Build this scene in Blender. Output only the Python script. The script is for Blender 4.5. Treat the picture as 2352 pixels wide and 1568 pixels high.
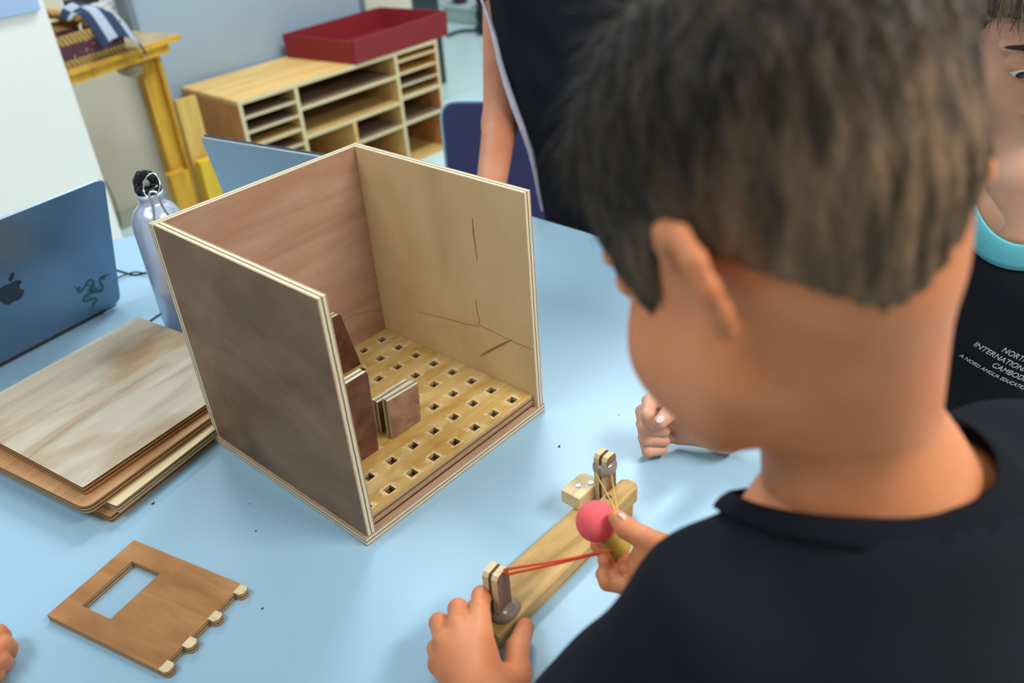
import bpy, bmesh, math, random
import numpy as np
from mathutils import Vector, Matrix, Euler
for o in list(bpy.data.objects): bpy.data.objects.remove(o)
SC = bpy.context.scene; COL = SC.collection
PI = math.pi
# ---------------------------------------------------------------- camera
TZ = 0.74                                   # table top height
CAM = np.array([-0.386390, -0.619205, 0.691965+TZ])
CR = np.array([[0.65807375,-0.74994246,-0.06726997],[-0.4387826,-0.30935444,-0.84366442],[0.61188951,0.5847103,-0.53263974]])
FP = 1982.89
cam_d = bpy.data.cameras.new('camera'); cam = bpy.data.objects.new('camera', cam_d); COL.objects.link(cam)
cam_d.sensor_width = 36; cam_d.lens = FP/2352*36; cam_d.clip_start = .02; cam_d.clip_end = 60
X, Y, Z = CR[0], -CR[1], -CR[2]
cam.matrix_world = Matrix(((X[0],Y[0],Z[0],CAM[0]),(X[1],Y[1],Z[1],CAM[1]),(X[2],Y[2],Z[2],CAM[2]),(0,0,0,1)))
cam_d.dof.use_dof = True; cam_d.dof.focus_distance = 1.0; cam_d.dof.aperture_fstop = 4.4
SC.camera = cam
def ray(x, y): return CR.T @ np.array([(x-1176)/FP, (y-784)/FP, 1.0])
def at(x, y, d): return Vector(CAM + ray(x, y)*d)             # a point of the room at a real distance along the view
def atz(x, y, z): v = ray(x, y); return Vector(CAM + v*(z-CAM[2])/v[2])
def aty(x, y, Y): v = ray(x, y); return Vector(CAM + v*(Y-CAM[1])/v[1])
# ---------------------------------------------------------------- world, lamps, exposure
w = bpy.data.worlds.new('room_air'); SC.world = w; w.use_nodes = True
w.node_tree.nodes['Background'].inputs[0].default_value = (.62, .8, 1, 1); w.node_tree.nodes['Background'].inputs[1].default_value = .42
def lamp(x, y, z, sx, sy, e, col=(.9, .97, 1), rot=(0, 0, 0)):
    d = bpy.data.lights.new('ceiling_and_fill_light', 'AREA'); d.shape = 'RECTANGLE'; d.size = sx; d.size_y = sy; d.energy = e; d.color = col
    o = bpy.data.objects.new('ceiling_and_fill_light', d); o.location = (x, y, z); o.rotation_euler = rot; COL.objects.link(o); return o
lamp(1.9, 1.2, 2.68, 1.3, .5, 68)
lamp(.8, 2.2, 2.68, 1.3, .5, 26)
lamp(4.2, 3.6, 2.68, 1.3, .5, 40)  # added fill light, brightens the far floor
lamp(-1.2, .4, 2.68, .5, 1.3, 28)  # added fill light from the left, makes up for missing ambient light
lamp(.9, -1.7, 2.68, 1.3, .5, 84, (1, .95, .9))
SC.view_settings.view_transform = 'Standard'; SC.view_settings.look = 'None'; SC.view_settings.exposure = -.16; SC.view_settings.gamma = 1
SC.view_settings.use_curve_mapping = False
# ---------------------------------------------------------------- object helpers
W = {}
def link(o, parent=None, mw=None):
    COL.objects.link(o); mw = mw or Matrix.Identity(4); W[o.name] = mw
    if parent is not None:
        o.parent = parent; o.matrix_local = W[parent.name].inverted() @ mw
    else: o.matrix_world = mw
    return o
def tag(o, label=None, cat=None, group=None, kind=None):
    if label: o['label'] = label
    if cat: o['category'] = cat
    if group: o['group'] = group
    if kind: o['kind'] = kind
    return o
def thing(name, label, cat, loc, group=None, rz=0):
    o = bpy.data.objects.new(name, None); o.empty_display_size = .05
    link(o, None, Matrix.Translation(Vector(loc)) @ Matrix.Rotation(rz, 4, 'Z')); return tag(o, label, cat, group)
def mesh(name, V, F, mats, parent=None, origin=None, smooth=False, midx=None, bevel=0, mw=None):
    """V in world coordinates (or in the frame mw)"""
    me = bpy.data.meshes.new(name)
    if mw is None:
        mw = W[parent.name] if parent is not None else Matrix.Translation(Vector(origin or (0, 0, 0)))
        A = np.array(mw.inverted()); V = np.asarray(V, float); V = V @ A[:3, :3].T + A[:3, 3]
    me.from_pydata([tuple(v) for v in V], [], [tuple(f) for f in F])
    for m in (mats if isinstance(mats, (list, tuple)) else [mats]): me.materials.append(m)
    if midx is not None: me.polygons.foreach_set('material_index', list(midx))
    if smooth: me.polygons.foreach_set('use_smooth', [True]*len(me.polygons))
    me.validate(); me.update()
    o = bpy.data.objects.new(name, me); link(o, parent, mw)
    if bevel:
        b = o.modifiers.new('bevel', 'BEVEL'); b.width = bevel; b.segments = 2; b.limit_method = 'ANGLE'
    return o
class MB:
    def __init__(s): s.V = []; s.F = []; s.M = []
    def add(s, V, F, m=0):
        n = len(s.V); s.V += [tuple(v) for v in V]; s.F += [tuple(i+n for i in f) for f in F]; s.M += [m]*len(F); return s
    def box(s, a, b, m=0, R=None):
        a = Vector(a); b = Vector(b)
        V = [Vector((x, y, z)) for z in (a.z, b.z) for y in (a.y, b.y) for x in (a.x, b.x)]
        if R is not None: V = [R @ v for v in V]
        return s.add(V, [(0, 2, 3, 1), (4, 5, 7, 6), (0, 1, 5, 4), (2, 6, 7, 3), (0, 4, 6, 2), (1, 3, 7, 5)], m)
    def hexa(s, V, m=0): return s.add(V, [(0, 2, 3, 1), (4, 5, 7, 6), (0, 1, 5, 4), (2, 6, 7, 3), (0, 4, 6, 2), (1, 3, 7, 5)], m)
    def prism(s, P, z0, z1, m=0, ms=None, R=None):
        n = len(P); V = [Vector((p[0], p[1], z0)) for p in P] + [Vector((p[0], p[1], z1)) for p in P]
        if R is not None: V = [R @ v for v in V]
        s.add(V, [tuple(range(n))[::-1], tuple(range(n, 2*n))], m)
        k = len(s.V)-2*n
        s.F += [(k+i, k+(i+1) % n, k+n+(i+1) % n, k+n+i) for i in range(n)]; s.M += [m if ms is None else ms]*n; return s
    def tube(s, P, r, seg=10, m=0, closed=False, cap=True):
        P = [Vector(p) for p in P]; n = len(P); rr = r if isinstance(r, (list, tuple)) else [r]*n
        up = Vector((0.13, .21, 1)).normalized(); V = []; prev = None
        for i in range(n):
            a = P[(i-1) % n] if (i or closed) else P[0]; b = P[(i+1) % n] if (i < n-1 or closed) else P[-1]
            t = (b-a).normalized()
            if prev is None:
                u = t.cross(up if abs(t.dot(up)) < .95 else Vector((1, 0, 0))).normalized()
            else: u = (prev-t*prev.dot(t)).normalized()
            prev = u; v = t.cross(u)
            for k in range(seg):
                an = 2*PI*k/seg; V.append(P[i]+(u*math.cos(an)+v*math.sin(an))*rr[i])
        F = []
        for i in range(n if closed else n-1):
            j = (i+1) % n
            F += [(i*seg+k, i*seg+(k+1) % seg, j*seg+(k+1) % seg, j*seg+k) for k in range(seg)]
        if cap and not closed: F += [tuple(range(seg))[::-1], tuple(range((n-1)*seg, n*seg))]
        return s.add(V, F, m)
    def lathe(s, prof, c, seg=32, R=None, m=0):
        c = Vector(c); V = []
        for r, z in prof:
            for k in range(seg):
                an = 2*PI*k/seg; v = Vector((r*math.cos(an), r*math.sin(an), z)); V.append(c+(R @ v if R is not None else v))
        F = []
        for i in range(len(prof)-1): F += [(i*seg+k, i*seg+(k+1) % seg, (i+1)*seg+(k+1) % seg, (i+1)*seg+k) for k in range(seg)]
        F += [tuple(range(seg))[::-1], tuple(range((len(prof)-1)*seg, len(prof)*seg))]
        return s.add(V, F, m)
    def build(s, name, mats, parent=None, origin=None, smooth=False, bevel=0, mw=None):
        return mesh(name, s.V, s.F, mats, parent, origin, smooth, s.M, bevel, mw)
def smooth_curve(P, n=6, closed=False):
    P = [Vector(p) for p in P]; N = len(P); out = []
    for i in range(N if closed else N-1):
        p0 = P[(i-1) % N] if (closed or i) else P[0]; p1 = P[i]; p2 = P[(i+1) % N]; p3 = P[(i+2) % N] if (closed or i < N-2) else P[-1]
        for k in range(n):
            t = k/n; out.append(.5*((2*p1)+(p2-p0)*t+(2*p0-5*p1+4*p2-p3)*t*t+(3*p1-p0-3*p2+p3)*t**3))
    if not closed: out.append(P[-1])
    return out
def grid_board(name, xs, ys, solid, t, mats, parent, mw):
    """flat board, local z = thickness; cells (i,j) solid or cut out; slot 0 faces, slot 1 cut edges"""
    nx, ny = len(xs), len(ys); S = [[solid(i, j) for j in range(ny-1)] for i in range(nx-1)]
    V = [(x, y, z) for z in (0, t) for x in xs for y in ys]; id_ = lambda i, j, k: k*nx*ny+i*ny+j
    F = []; M = []
    g = lambda i, j: 0 <= i < nx-1 and 0 <= j < ny-1 and S[i][j]
    for i in range(nx-1):
        for j in range(ny-1):
            if not S[i][j]: continue
            F += [(id_(i, j, 0), id_(i, j+1, 0), id_(i+1, j+1, 0), id_(i+1, j, 0)), (id_(i, j, 1), id_(i+1, j, 1), id_(i+1, j+1, 1), id_(i, j+1, 1))]; M += [0, 0]
            for (di, dj, a, b) in ((-1, 0, (i, j+1), (i, j)), (1, 0, (i+1, j), (i+1, j+1)), (0, -1, (i, j), (i+1, j)), (0, 1, (i+1, j+1), (i, j+1))):
                if not g(i+di, j+dj): F.append((id_(*a, 0), id_(*b, 0), id_(*b, 1), id_(*a, 1))); M.append(1)
    return mesh(name, V, F, mats, parent, midx=M, mw=mw)
def frame(o, u, v):
    """matrix with origin o, local x along u, local y toward v, z = x cross y"""
    u = Vector(u).normalized(); v = Vector(v); v = (v-u*v.dot(u)).normalized(); n = u.cross(v)
    return Matrix(((u.x, v.x, n.x, o[0]), (u.y, v.y, n.y, o[1]), (u.z, v.z, n.z, o[2]), (0, 0, 0, 1)))
# ---------------------------------------------------------------- implicit surfaces for bodies
def rc(a, b, ra, rb, k=.01): return ('rc', np.array(a, float), np.array(b, float), ra, rb, k)
def el(c, r, R=None, k=.01, sub=False): return ('es' if sub else 'el', np.array(c, float), np.array(r, float), np.array(R, float) if R is not None else np.eye(3), 0, k)
def chain(P, r, k=.006): return [rc(P[i], P[i+1], r[i], r[i+1], k) for i in range(len(P)-1)]
def d_rc(p, a, b, ra, rb):
    ba = b-a; L = ba @ ba; pa = p-a
    h = np.clip((pa @ ba)/max(L, 1e-12), 0, 1)
    return np.linalg.norm(pa-h[..., None]*ba, axis=-1)-(ra+(rb-ra)*h)
def d_el(p, c, r, R):
    q = (p-c) @ R; k0 = np.linalg.norm(q/r, axis=-1); k1 = np.linalg.norm(q/(r*r), axis=-1)
    return k0*(k0-1)/np.maximum(k1, 1e-9)
def field(prims, lo, n, h):
    F = np.full(n, 1.0, np.float32)
    ax = [lo[i]+h*np.arange(n[i]) for i in range(3)]
    for t, a, b, c1, c2, k in prims:
        if t == 'rc': bl = np.minimum(a-c1, b-c2); bh = np.maximum(a+c1, b+c2)
        else: m = b.max(); bl = a-m; bh = a+m
        mg = k+3*h+.012
        i0 = [max(0, int((bl[i]-mg-lo[i])/h)) for i in range(3)]; i1 = [min(n[i], int((bh[i]+mg-lo[i])/h)+2) for i in range(3)]
        if any(i0[i] >= i1[i] for i in range(3)): continue
        sl = tuple(slice(i0[i], i1[i]) for i in range(3))
        P = np.stack(np.meshgrid(*[ax[i][sl[i]] for i in range(3)], indexing='ij'), -1)
        D = d_rc(P, a, b, c1, c2) if t == 'rc' else d_el(P, a, b, c1)
        A = F[sl]
        if t == 'es':
            D = -D; H = np.clip(.5-.5*(A-D)/k, 0, 1); F[sl] = A*(1-H)+D*H+k*H*(1-H)
        else:
            H = np.clip(.5+.5*(A-D)/k, 0, 1); F[sl] = A*(1-H)+D*H-k*H*(1-H)
    return F, ax
def nets(F, lo, h):
    I = F < 0; n = F.shape
    cs = [(x, y, z) for x in (0, 1) for y in (0, 1) for z in (0, 1)]
    cnt = sum(I[x:n[0]-1+x, y:n[1]-1+y, z:n[2]-1+z].astype(np.int8) for x, y, z in cs)
    act = np.argwhere((cnt > 0) & (cnt < 8)); idx = -np.ones(cnt.shape, int); idx[tuple(act.T)] = np.arange(len(act))
    val = np.stack([F[act[:, 0]+x, act[:, 1]+y, act[:, 2]+z] for x, y, z in cs], 1)
    s = np.zeros((len(act), 3)); c = np.zeros(len(act))
    for i in range(8):
        for j in range(i+1, 8):
            d = np.array(cs[j])-np.array(cs[i])
            if abs(d).sum() != 1: continue
            a, b = val[:, i], val[:, j]; m = (a < 0) != (b < 0); t = np.where(m, a/np.where(m, a-b, 1), 0)
            s += m[:, None]*(np.array(cs[i])+t[:, None]*d); c += m
    V = lo+h*(act+s/c[:, None]); Q = []
    for ax in range(3):
        o1, o2 = [(1, 2), (2, 0), (0, 1)][ax]
        A = np.moveaxis(I, ax, 0); ch = A[:-1] != A[1:]; e = np.argwhere(ch); up = A[:-1][ch]
        rest = [i for i in range(3) if i != ax]; E = np.zeros((len(e), 3), int); E[:, ax] = e[:, 0]; E[:, rest[0]] = e[:, 1]; E[:, rest[1]] = e[:, 2]
        ok = (E[:, o1] > 0) & (E[:, o2] > 0) & (E[:, o1] < n[o1]-1) & (E[:, o2] < n[o2]-1); E = E[ok]; up = up[ok]
        def g(a, b):
            e2 = E.copy(); e2[:, o1] -= a; e2[:, o2] -= b; return idx[e2[:, 0], e2[:, 1], e2[:, 2]]
        q = np.stack([g(1, 1), g(0, 1), g(0, 0), g(1, 0)], 1); q[~up] = q[~up][:, ::-1]; Q.append(q)
    Q = np.concatenate(Q); return V, Q[(Q >= 0).all(1)]
def sdf(prims, h, clip=None, post=None):
    lo = np.min([np.minimum(p[1], p[2])-max(p[3], p[4]) if p[0] == 'rc' else p[1]-p[2].max() for p in prims if p[0] != 'es'], 0)-4*h
    hi = np.max([np.maximum(p[1], p[2])+max(p[3], p[4]) if p[0] == 'rc' else p[1]+p[2].max() for p in prims if p[0] != 'es'], 0)+4*h
    if clip: lo = np.maximum(lo, clip[0]); hi = np.minimum(hi, clip[1])
    n = tuple(int(v) for v in np.ceil((hi-lo)/h)+1)
    F, ax = field(prims, lo, n, h)
    if post is not None: F = post(F, np.stack(np.meshgrid(*ax, indexing='ij'), -1)).astype(np.float32)
    F[0] = F[-1] = 1; F[:, 0] = F[:, -1] = 1; F[:, :, 0] = F[:, :, -1] = 1
    return nets(F, lo, h)
def cat(*VF):
    V = []; Q = []; n = 0
    for v, q in VF: V.append(v); Q.append(np.asarray(q)+n); n += len(v)
    return np.concatenate(V), np.concatenate(Q)
# ---------------------------------------------------------------- materials
def s2l(c): return tuple(((x/255)/12.92 if x/255 <= .04045 else ((x/255+.055)/1.055)**2.4) for x in c)
def mat(name):
    m = bpy.data.materials.new(name); m.use_nodes = True; return m, m.node_tree, m.node_tree.nodes['Principled BSDF']
def rgba(c): return (*c[:3], 1)
def plain(name, c, rough=.5, metal=0, spec=.5, noise=0, bump=0, bscale=200, coat=0, nscale=6):
    m, nt, b = mat(name); b.inputs['Roughness'].default_value = rough; b.inputs['Metallic'].default_value = metal
    b.inputs['Base Color'].default_value = rgba(c); b.inputs['Specular IOR Level'].default_value = spec; b.inputs['Coat Weight'].default_value = coat
    tc = nt.nodes.new('ShaderNodeTexCoord')
    if noise:
        n = nt.nodes.new('ShaderNodeTexNoise'); n.inputs['Scale'].default_value = nscale; n.inputs['Detail'].default_value = 6; nt.links.new(tc.outputs['Object'], n.inputs['Vector'])
        r = nt.nodes.new('ShaderNodeValToRGB'); r.color_ramp.elements[0].position = .3; r.color_ramp.elements[1].position = .7
        r.color_ramp.elements[0].color = rgba([x*(1-noise) for x in c]); r.color_ramp.elements[1].color = rgba([min(1, x*(1+noise)) for x in c])
        nt.links.new(n.outputs['Fac'], r.inputs[0]); nt.links.new(r.outputs[0], b.inputs['Base Color'])
    if bump:
        n = nt.nodes.new('ShaderNodeTexNoise'); n.inputs['Scale'].default_value = bscale; n.inputs['Detail'].default_value = 4; nt.links.new(tc.outputs['Object'], n.inputs['Vector'])
        bp = nt.nodes.new('ShaderNodeBump'); bp.inputs['Strength'].default_value = bump; bp.inputs['Distance'].default_value = .002
        nt.links.new(n.outputs['Fac'], bp.inputs['Height']); nt.links.new(bp.outputs[0], b.inputs['Normal'])
    return m
def wood(name, cols, stretch=(2, 30, 30), blotch=None, bscale=6, bamt=.6, rough=.55, seed=0, bpos=(.5, .68), bump=.15):
    """cols: list of srgb tuples from dark to light, grain runs along the axis with the small stretch"""
    m, nt, b = mat(name); L = nt.links.new; N = nt.nodes.new
    tc = N('ShaderNodeTexCoord'); mp = N('ShaderNodeMapping'); mp.inputs['Scale'].default_value = stretch; mp.inputs['Location'].default_value = (seed*3.1, seed*1.7, seed)
    L(tc.outputs['Object'], mp.inputs['Vector'])
    n = N('ShaderNodeTexNoise'); n.inputs['Scale'].default_value = 1; n.inputs['Detail'].default_value = 8; n.inputs['Roughness'].default_value = .62; n.inputs['Distortion'].default_value = .6
    L(mp.outputs[0], n.inputs['Vector'])
    r = N('ShaderNodeValToRGB'); e = r.color_ramp.elements
    for i, c in enumerate(cols):
        p = .3+.4*i/(len(cols)-1)
        if i < 2: e[i].position = p if i == 0 else p; e[i].color = rgba(s2l(c))
        else: q = e.new(p); q.color = rgba(s2l(c))
    L(n.outputs['Fac'], r.inputs[0]); out = r.outputs[0]
    if blotch:
        mp2 = N('ShaderNodeMapping'); mp2.inputs['Location'].default_value = (seed, 5+seed, 2); mp2.inputs['Scale'].default_value = [min(s, 12)/12*bscale+bscale*.35 for s in stretch]
        L(tc.outputs['Object'], mp2.inputs['Vector'])
        n2 = N('ShaderNodeTexNoise'); n2.inputs['Scale'].default_value = 1; n2.inputs['Detail'].default_value = 5; L(mp2.outputs[0], n2.inputs['Vector'])
        mr = N('ShaderNodeMapRange'); mr.inputs[1].default_value = bpos[0]; mr.inputs[2].default_value = bpos[1]; mr.inputs[4].default_value = bamt; L(n2.outputs['Fac'], mr.inputs[0])
        mx = N('ShaderNodeMix'); mx.data_type = 'RGBA'; L(mr.outputs[0], mx.inputs[0]); L(out, mx.inputs[6]); mx.inputs[7].default_value = rgba(s2l(blotch)); out = mx.outputs[2]
    L(out, b.inputs['Base Color']); b.inputs['Roughness'].default_value = rough; b.inputs['Specular IOR Level'].default_value = .3
    mp3 = N('ShaderNodeMapping'); mp3.inputs['Scale'].default_value = [s*12 for s in stretch]; L(tc.outputs['Object'], mp3.inputs['Vector'])
    n3 = N('ShaderNodeTexNoise'); n3.inputs['Scale'].default_value = 1; n3.inputs['Detail'].default_value = 3; L(mp3.outputs[0], n3.inputs['Vector'])
    bp = N('ShaderNodeBump'); bp.inputs['Strength'].default_value = bump; bp.inputs['Distance'].default_value = .001; L(n3.outputs['Fac'], bp.inputs['Height']); L(bp.outputs[0], b.inputs['Normal'])
    return m
def ply_edge(name, t, cols, axis=2):
    """stacked veneers seen on a cut edge: bands across the thickness t"""
    m, nt, b = mat(name); L = nt.links.new; N = nt.nodes.new
    tc = N('ShaderNodeTexCoord'); sp = N('ShaderNodeSeparateXYZ'); n = N('ShaderNodeTexNoise'); n.inputs['Scale'].default_value = 40; n.inputs['Detail'].default_value = 3
    L(tc.outputs['Object'], sp.inputs[0]); L(tc.outputs['Object'], n.inputs['Vector'])
    dv = N('ShaderNodeMath'); dv.operation = 'MULTIPLY'; dv.inputs[1].default_value = 1/t; L(sp.outputs[axis], dv.inputs[0])
    ms = N('ShaderNodeMath'); ms.operation = 'MULTIPLY_ADD'; ms.inputs[1].default_value = .1; ms.inputs[2].default_value = -.05; L(n.outputs['Fac'], ms.inputs[0])
    ad = N('ShaderNodeMath'); L(dv.outputs[0], ad.inputs[0]); L(ms.outputs[0], ad.inputs[1])
    r = N('ShaderNodeValToRGB'); r.color_ramp.interpolation = 'LINEAR'; e = r.color_ramp.elements
    k = len(cols); pos = []
    for i, c in enumerate(cols):
        a = i/k; pos += [(a+.03, c), (a+1/k-.03, c)]
    e[0].position = pos[0][0]; e[0].color = rgba(s2l(pos[0][1])); e[1].position = pos[-1][0]; e[1].color = rgba(s2l(pos[-1][1]))
    for p, c in pos[1:-1]: q = e.new(p); q.color = rgba(s2l(c))
    L(ad.outputs[0], r.inputs[0])
    n2 = N('ShaderNodeTexNoise'); n2.inputs['Scale'].default_value = 160; n2.inputs['Detail'].default_value = 4; L(tc.outputs['Object'], n2.inputs['Vector'])
    mx = N('ShaderNodeMix'); mx.data_type = 'RGBA'; mx.blend_type = 'MULTIPLY'; mx.inputs[0].default_value = .35; L(r.outputs[0], mx.inputs[6]); L(n2.outputs['Fac'], mx.inputs[7])
    ml = N('ShaderNodeMix'); ml.data_type = 'RGBA'; ml.blend_type = 'MIX'; ml.inputs[0].default_value = .6; L(r.outputs[0], ml.inputs[6]); L(mx.outputs[2], ml.inputs[7])
    L(ml.outputs[2], b.inputs['Base Color']); b.inputs['Roughness'].default_value = .75; b.inputs['Specular IOR Level'].default_value = .2
    return m
# ================================================================ THE ROOM
M_floor, nt, b = mat('white_tile_floor'); N = nt.nodes.new; L = nt.links.new
tc = N('ShaderNodeTexCoord'); bk = N('ShaderNodeTexBrick'); bk.offset = 0; bk.inputs['Scale'].default_value = 1; bk.inputs['Brick Width'].default_value = .6; bk.inputs['Row Height'].default_value = .6; bk.inputs['Mortar Size'].default_value = .004
bk.inputs['Color1'].default_value = (.62, .78, .8, 1); bk.inputs['Color2'].default_value = (.58, .75, .78, 1); bk.inputs['Mortar'].default_value = (.4, .52, .55, 1)
L(tc.outputs['Object'], bk.inputs['Vector']); L(bk.outputs['Color'], b.inputs['Base Color']); b.inputs['Roughness'].default_value = .25
M_wall = plain('cream_painted_wall', s2l((205, 196, 178)), .7, noise=.05, nscale=3)
M_white = plain('white_partition_paint', s2l((240, 239, 234)), .45)
M_board = plain('pale_blue_whiteboard', s2l((150, 168, 184)), .3, noise=.03, nscale=2)
M_blue = plain('pale_blue_panel', s2l((165, 190, 225)), .4)
M_grey = plain('grey_aluminium_strip', s2l((120, 132, 140)), .4, .3)
M_base = plain('grey_skirting', s2l((172, 172, 158)), .5)
M_ceil = plain('white_ceiling', (.8, .82, .82), .8)
def struct(name, mb, m, **k): return tag(mb.build(name, m, **k), kind='structure')
struct('floor', MB().box((-3.2, -3.2, -.1), (7, 7, 0)), M_floor)
struct('ceiling', MB().box((-3.2, -3.2, 2.75), (7, 7, 2.85)), M_ceil)
struct('wall_back', MB().box((-3.2, 2.9, 0), (2.75, 3.0, 2.75)), M_wall)
struct('wall_far', MB().box((-3.2, 6.9, 0), (7, 7, 2.75)), M_white)
struct('wall_right', MB().box((6.9, -3.2, 0), (7, 6.9, 2.75)), M_white)
struct('wall_front', MB().box((-3.2, -3.2, 0), (6.9, -3.1, 2.75)), M_wall)
struct('wall_side', MB().box((-3.2, -3.1, 0), (-3.1, 2.9, 2.75)), M_wall)
struct('wall_left', MB().box((-3.1, 2.0, 0), (.618, 2.1, 2.75)), M_white)
struct('trim_1', MB().box((-3.1, 1.985, 1.03), (.600, 2.0, 2.2)), M_blue)
struct('baseboard_back', MB().box((.62, 2.885, 0), (1.235, 2.9, .085)), M_base)
# whiteboard screen on the back wall
t = thing('whiteboard', 'large pale blue-grey whiteboard on the back wall above the cubby shelf', 'whiteboard', (1.8, 2.85, .05))
MB().box((1.25, 2.82, .05), (2.35, 2.9, 2.1)).build('writing_surface', M_board, t)
MB().box((1.222, 2.805, .05), (1.25, 2.9, 2.12)).build('side_frame', M_grey, t, bevel=.003)
MB().box((2.35, 2.805, .05), (2.375, 2.9, 2.12)).build('side_frame', M_grey, t, bevel=.003)
# ---------------------------------------------------------------- worktable
M_top = plain('pale_blue_laminate', s2l((150, 184, 207)), .38, noise=.015, nscale=3, spec=.4)
M_band = plain('navy_edge_band', s2l((40, 55, 95)), .4)
M_leg = plain('grey_steel_leg', s2l((110, 115, 120)), .35, .7)
hexv = [(.775, -.072), (.775, .735), (.08, 1.137), (-.615, .735), (-.615, -.072), (.08, -.474)]
def inset(P, d): c = Vector((.08, .33)); return [tuple(c+(Vector(p)-c)*(1-d)) for p in P]
def rounded(P, r, n=5):
    out = []
    for i in range(len(P)):
        a, b_, c = Vector(P[i-1]), Vector(P[i]), Vector(P[(i+1) % len(P)]); u = (a-b_).normalized()*r; v = (c-b_).normalized()*r
        for k in range(n+1): s = k/n; out.append(tuple((b_+u)*(1-s)**2+b_*2*s*(1-s)+(b_+v)*s*s))
    return out
table = thing('worktable', 'large pale blue six-sided table with navy edge band', 'table', (.08, .33, 0))
H = rounded(hexv, .02)
MB().prism(rounded(inset(hexv, .003), .02), TZ-.024, TZ).build('tabletop', M_top, table)
mb = MB(); n = len(H); Hi = rounded(inset(hexv, .0032), .02)
V = [(p[0], p[1], z) for z in (TZ-.025, TZ-.0008) for p in H]+[(p[0], p[1], z) for z in (TZ-.025, TZ-.0008) for p in Hi]
F = []
for i in range(n):
    j = (i+1) % n; F += [(i, j, n+j, n+i), (n+i, n+j, 3*n+j, 3*n+i), (2*n+j, 2*n+i, 3*n+i, 3*n+j), (j, i, 2*n+i, 2*n+j)]
mb.add(V, F).build('edge_band', M_band, table)
for p in inset(hexv, .14): MB().tube([(p[0], p[1], 0), (p[0], p[1], TZ-.025)], .022, 16).build('leg', M_leg, table, smooth=True)
# ---------------------------------------------------------------- plywood looks
W_yellow = wood('yellow_ply_face', [(206, 172, 122), (218, 186, 138), (226, 196, 150)], (9, 5, 5), (196, 158, 108), 10, .4, seed=1, bpos=(.55, .8))
W_pink = wood('pinkish_ply_face', [(168, 130, 106), (182, 144, 120), (190, 156, 134)], (5, 40, 50), (164, 106, 74), 9, .5, seed=2, bpos=(.56, .74))
W_dark = wood('weathered_brown_ply_face', [(100, 74, 54), (124, 97, 74), (142, 113, 88)], (5, 9, 45), (88, 66, 50), 10, .5, seed=3, bpos=(.5, .75))
W_floor = wood('golden_ply_face', [(182, 142, 72), (204, 168, 102), (222, 196, 146)], (7, 34, 50), (172, 126, 50), 26, .7, seed=4, bpos=(.5, .72))
W_base = wood('pink_tan_ply_face', [(158, 122, 94), (186, 148, 118), (198, 162, 134)], (6, 60, 50), None, seed=5)
W_red = wood('dark_red_brown_ply_face', [(76, 46, 34), (98, 62, 46), (116, 76, 58)], (50, 50, 6), None, seed=6)
W_mid = wood('mid_brown_ply_face', [(120, 88, 68), (146, 112, 88), (164, 128, 104)], (50, 50, 8), (112, 80, 60), 20, .5, seed=7)
W_pale = wood('bleached_ply_face', [(156, 130, 104), (184, 168, 148), (198, 186, 170)], (4, 26, 26), (150, 110, 66), 6, .85, seed=8, bpos=(.5, .66))
W_orange = wood('orange_brown_ply_face', [(148, 98, 54), (174, 122, 74), (188, 138, 90)], (6, 40, 40), (138, 88, 46), 12, .5, seed=9)
W_cream = wood('cream_ply_face', [(204, 178, 132), (224, 202, 160), (232, 214, 176)], (6, 60, 40), None, seed=10)
W_beam = wood('honey_pine', [(150, 112, 58), (184, 146, 88), (204, 168, 110)], (6, 50, 50), (140, 104, 54), 14, .6, seed=11)
W_post = wood('brown_post_face', [(104, 76, 58), (132, 98, 78), (150, 116, 92)], (50, 50, 8), None, seed=12)
W_shelf = wood('beech_ply', [(186, 146, 84), (208, 170, 104), (220, 184, 122)], (3, 30, 30), None, seed=13)
W_side = wood('orange_beech_side', [(164, 104, 54), (184, 124, 68), (194, 136, 80)], (20, 20, 3), None, seed=14)
W_honey = wood('amber_pine', [(170, 120, 30), (204, 152, 44), (220, 172, 70)], (20, 20, 3), None, seed=15)
cw, dk, tn = (222, 206, 170), (128, 100, 72), (190, 156, 118)
pk = (176, 146, 120); ow = (226, 216, 188)
E12 = ply_edge('ply_edge_thick', .012, [pk, ow, ow, dk, ow, ow, pk])
E14 = ply_edge('ply_edge_plate', .0145, [(170, 132, 100), (186, 152, 114), (176, 140, 104), (112, 80, 54), (190, 156, 118), (196, 162, 120)])
E10 = ply_edge('ply_edge_thin', .011, [(190, 150, 104), (110, 78, 50), (196, 158, 112), (104, 72, 46), (178, 138, 96)])
E10c = ply_edge('ply_edge_cream', .011, [(222, 196, 150), (140, 116, 84), (214, 188, 144), (120, 88, 62), (196, 156, 118)])
E9 = ply_edge('ply_edge_window', .009, [(170, 126, 86), (206, 170, 128), (110, 84, 60), (200, 164, 124), (176, 132, 92)])
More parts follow.
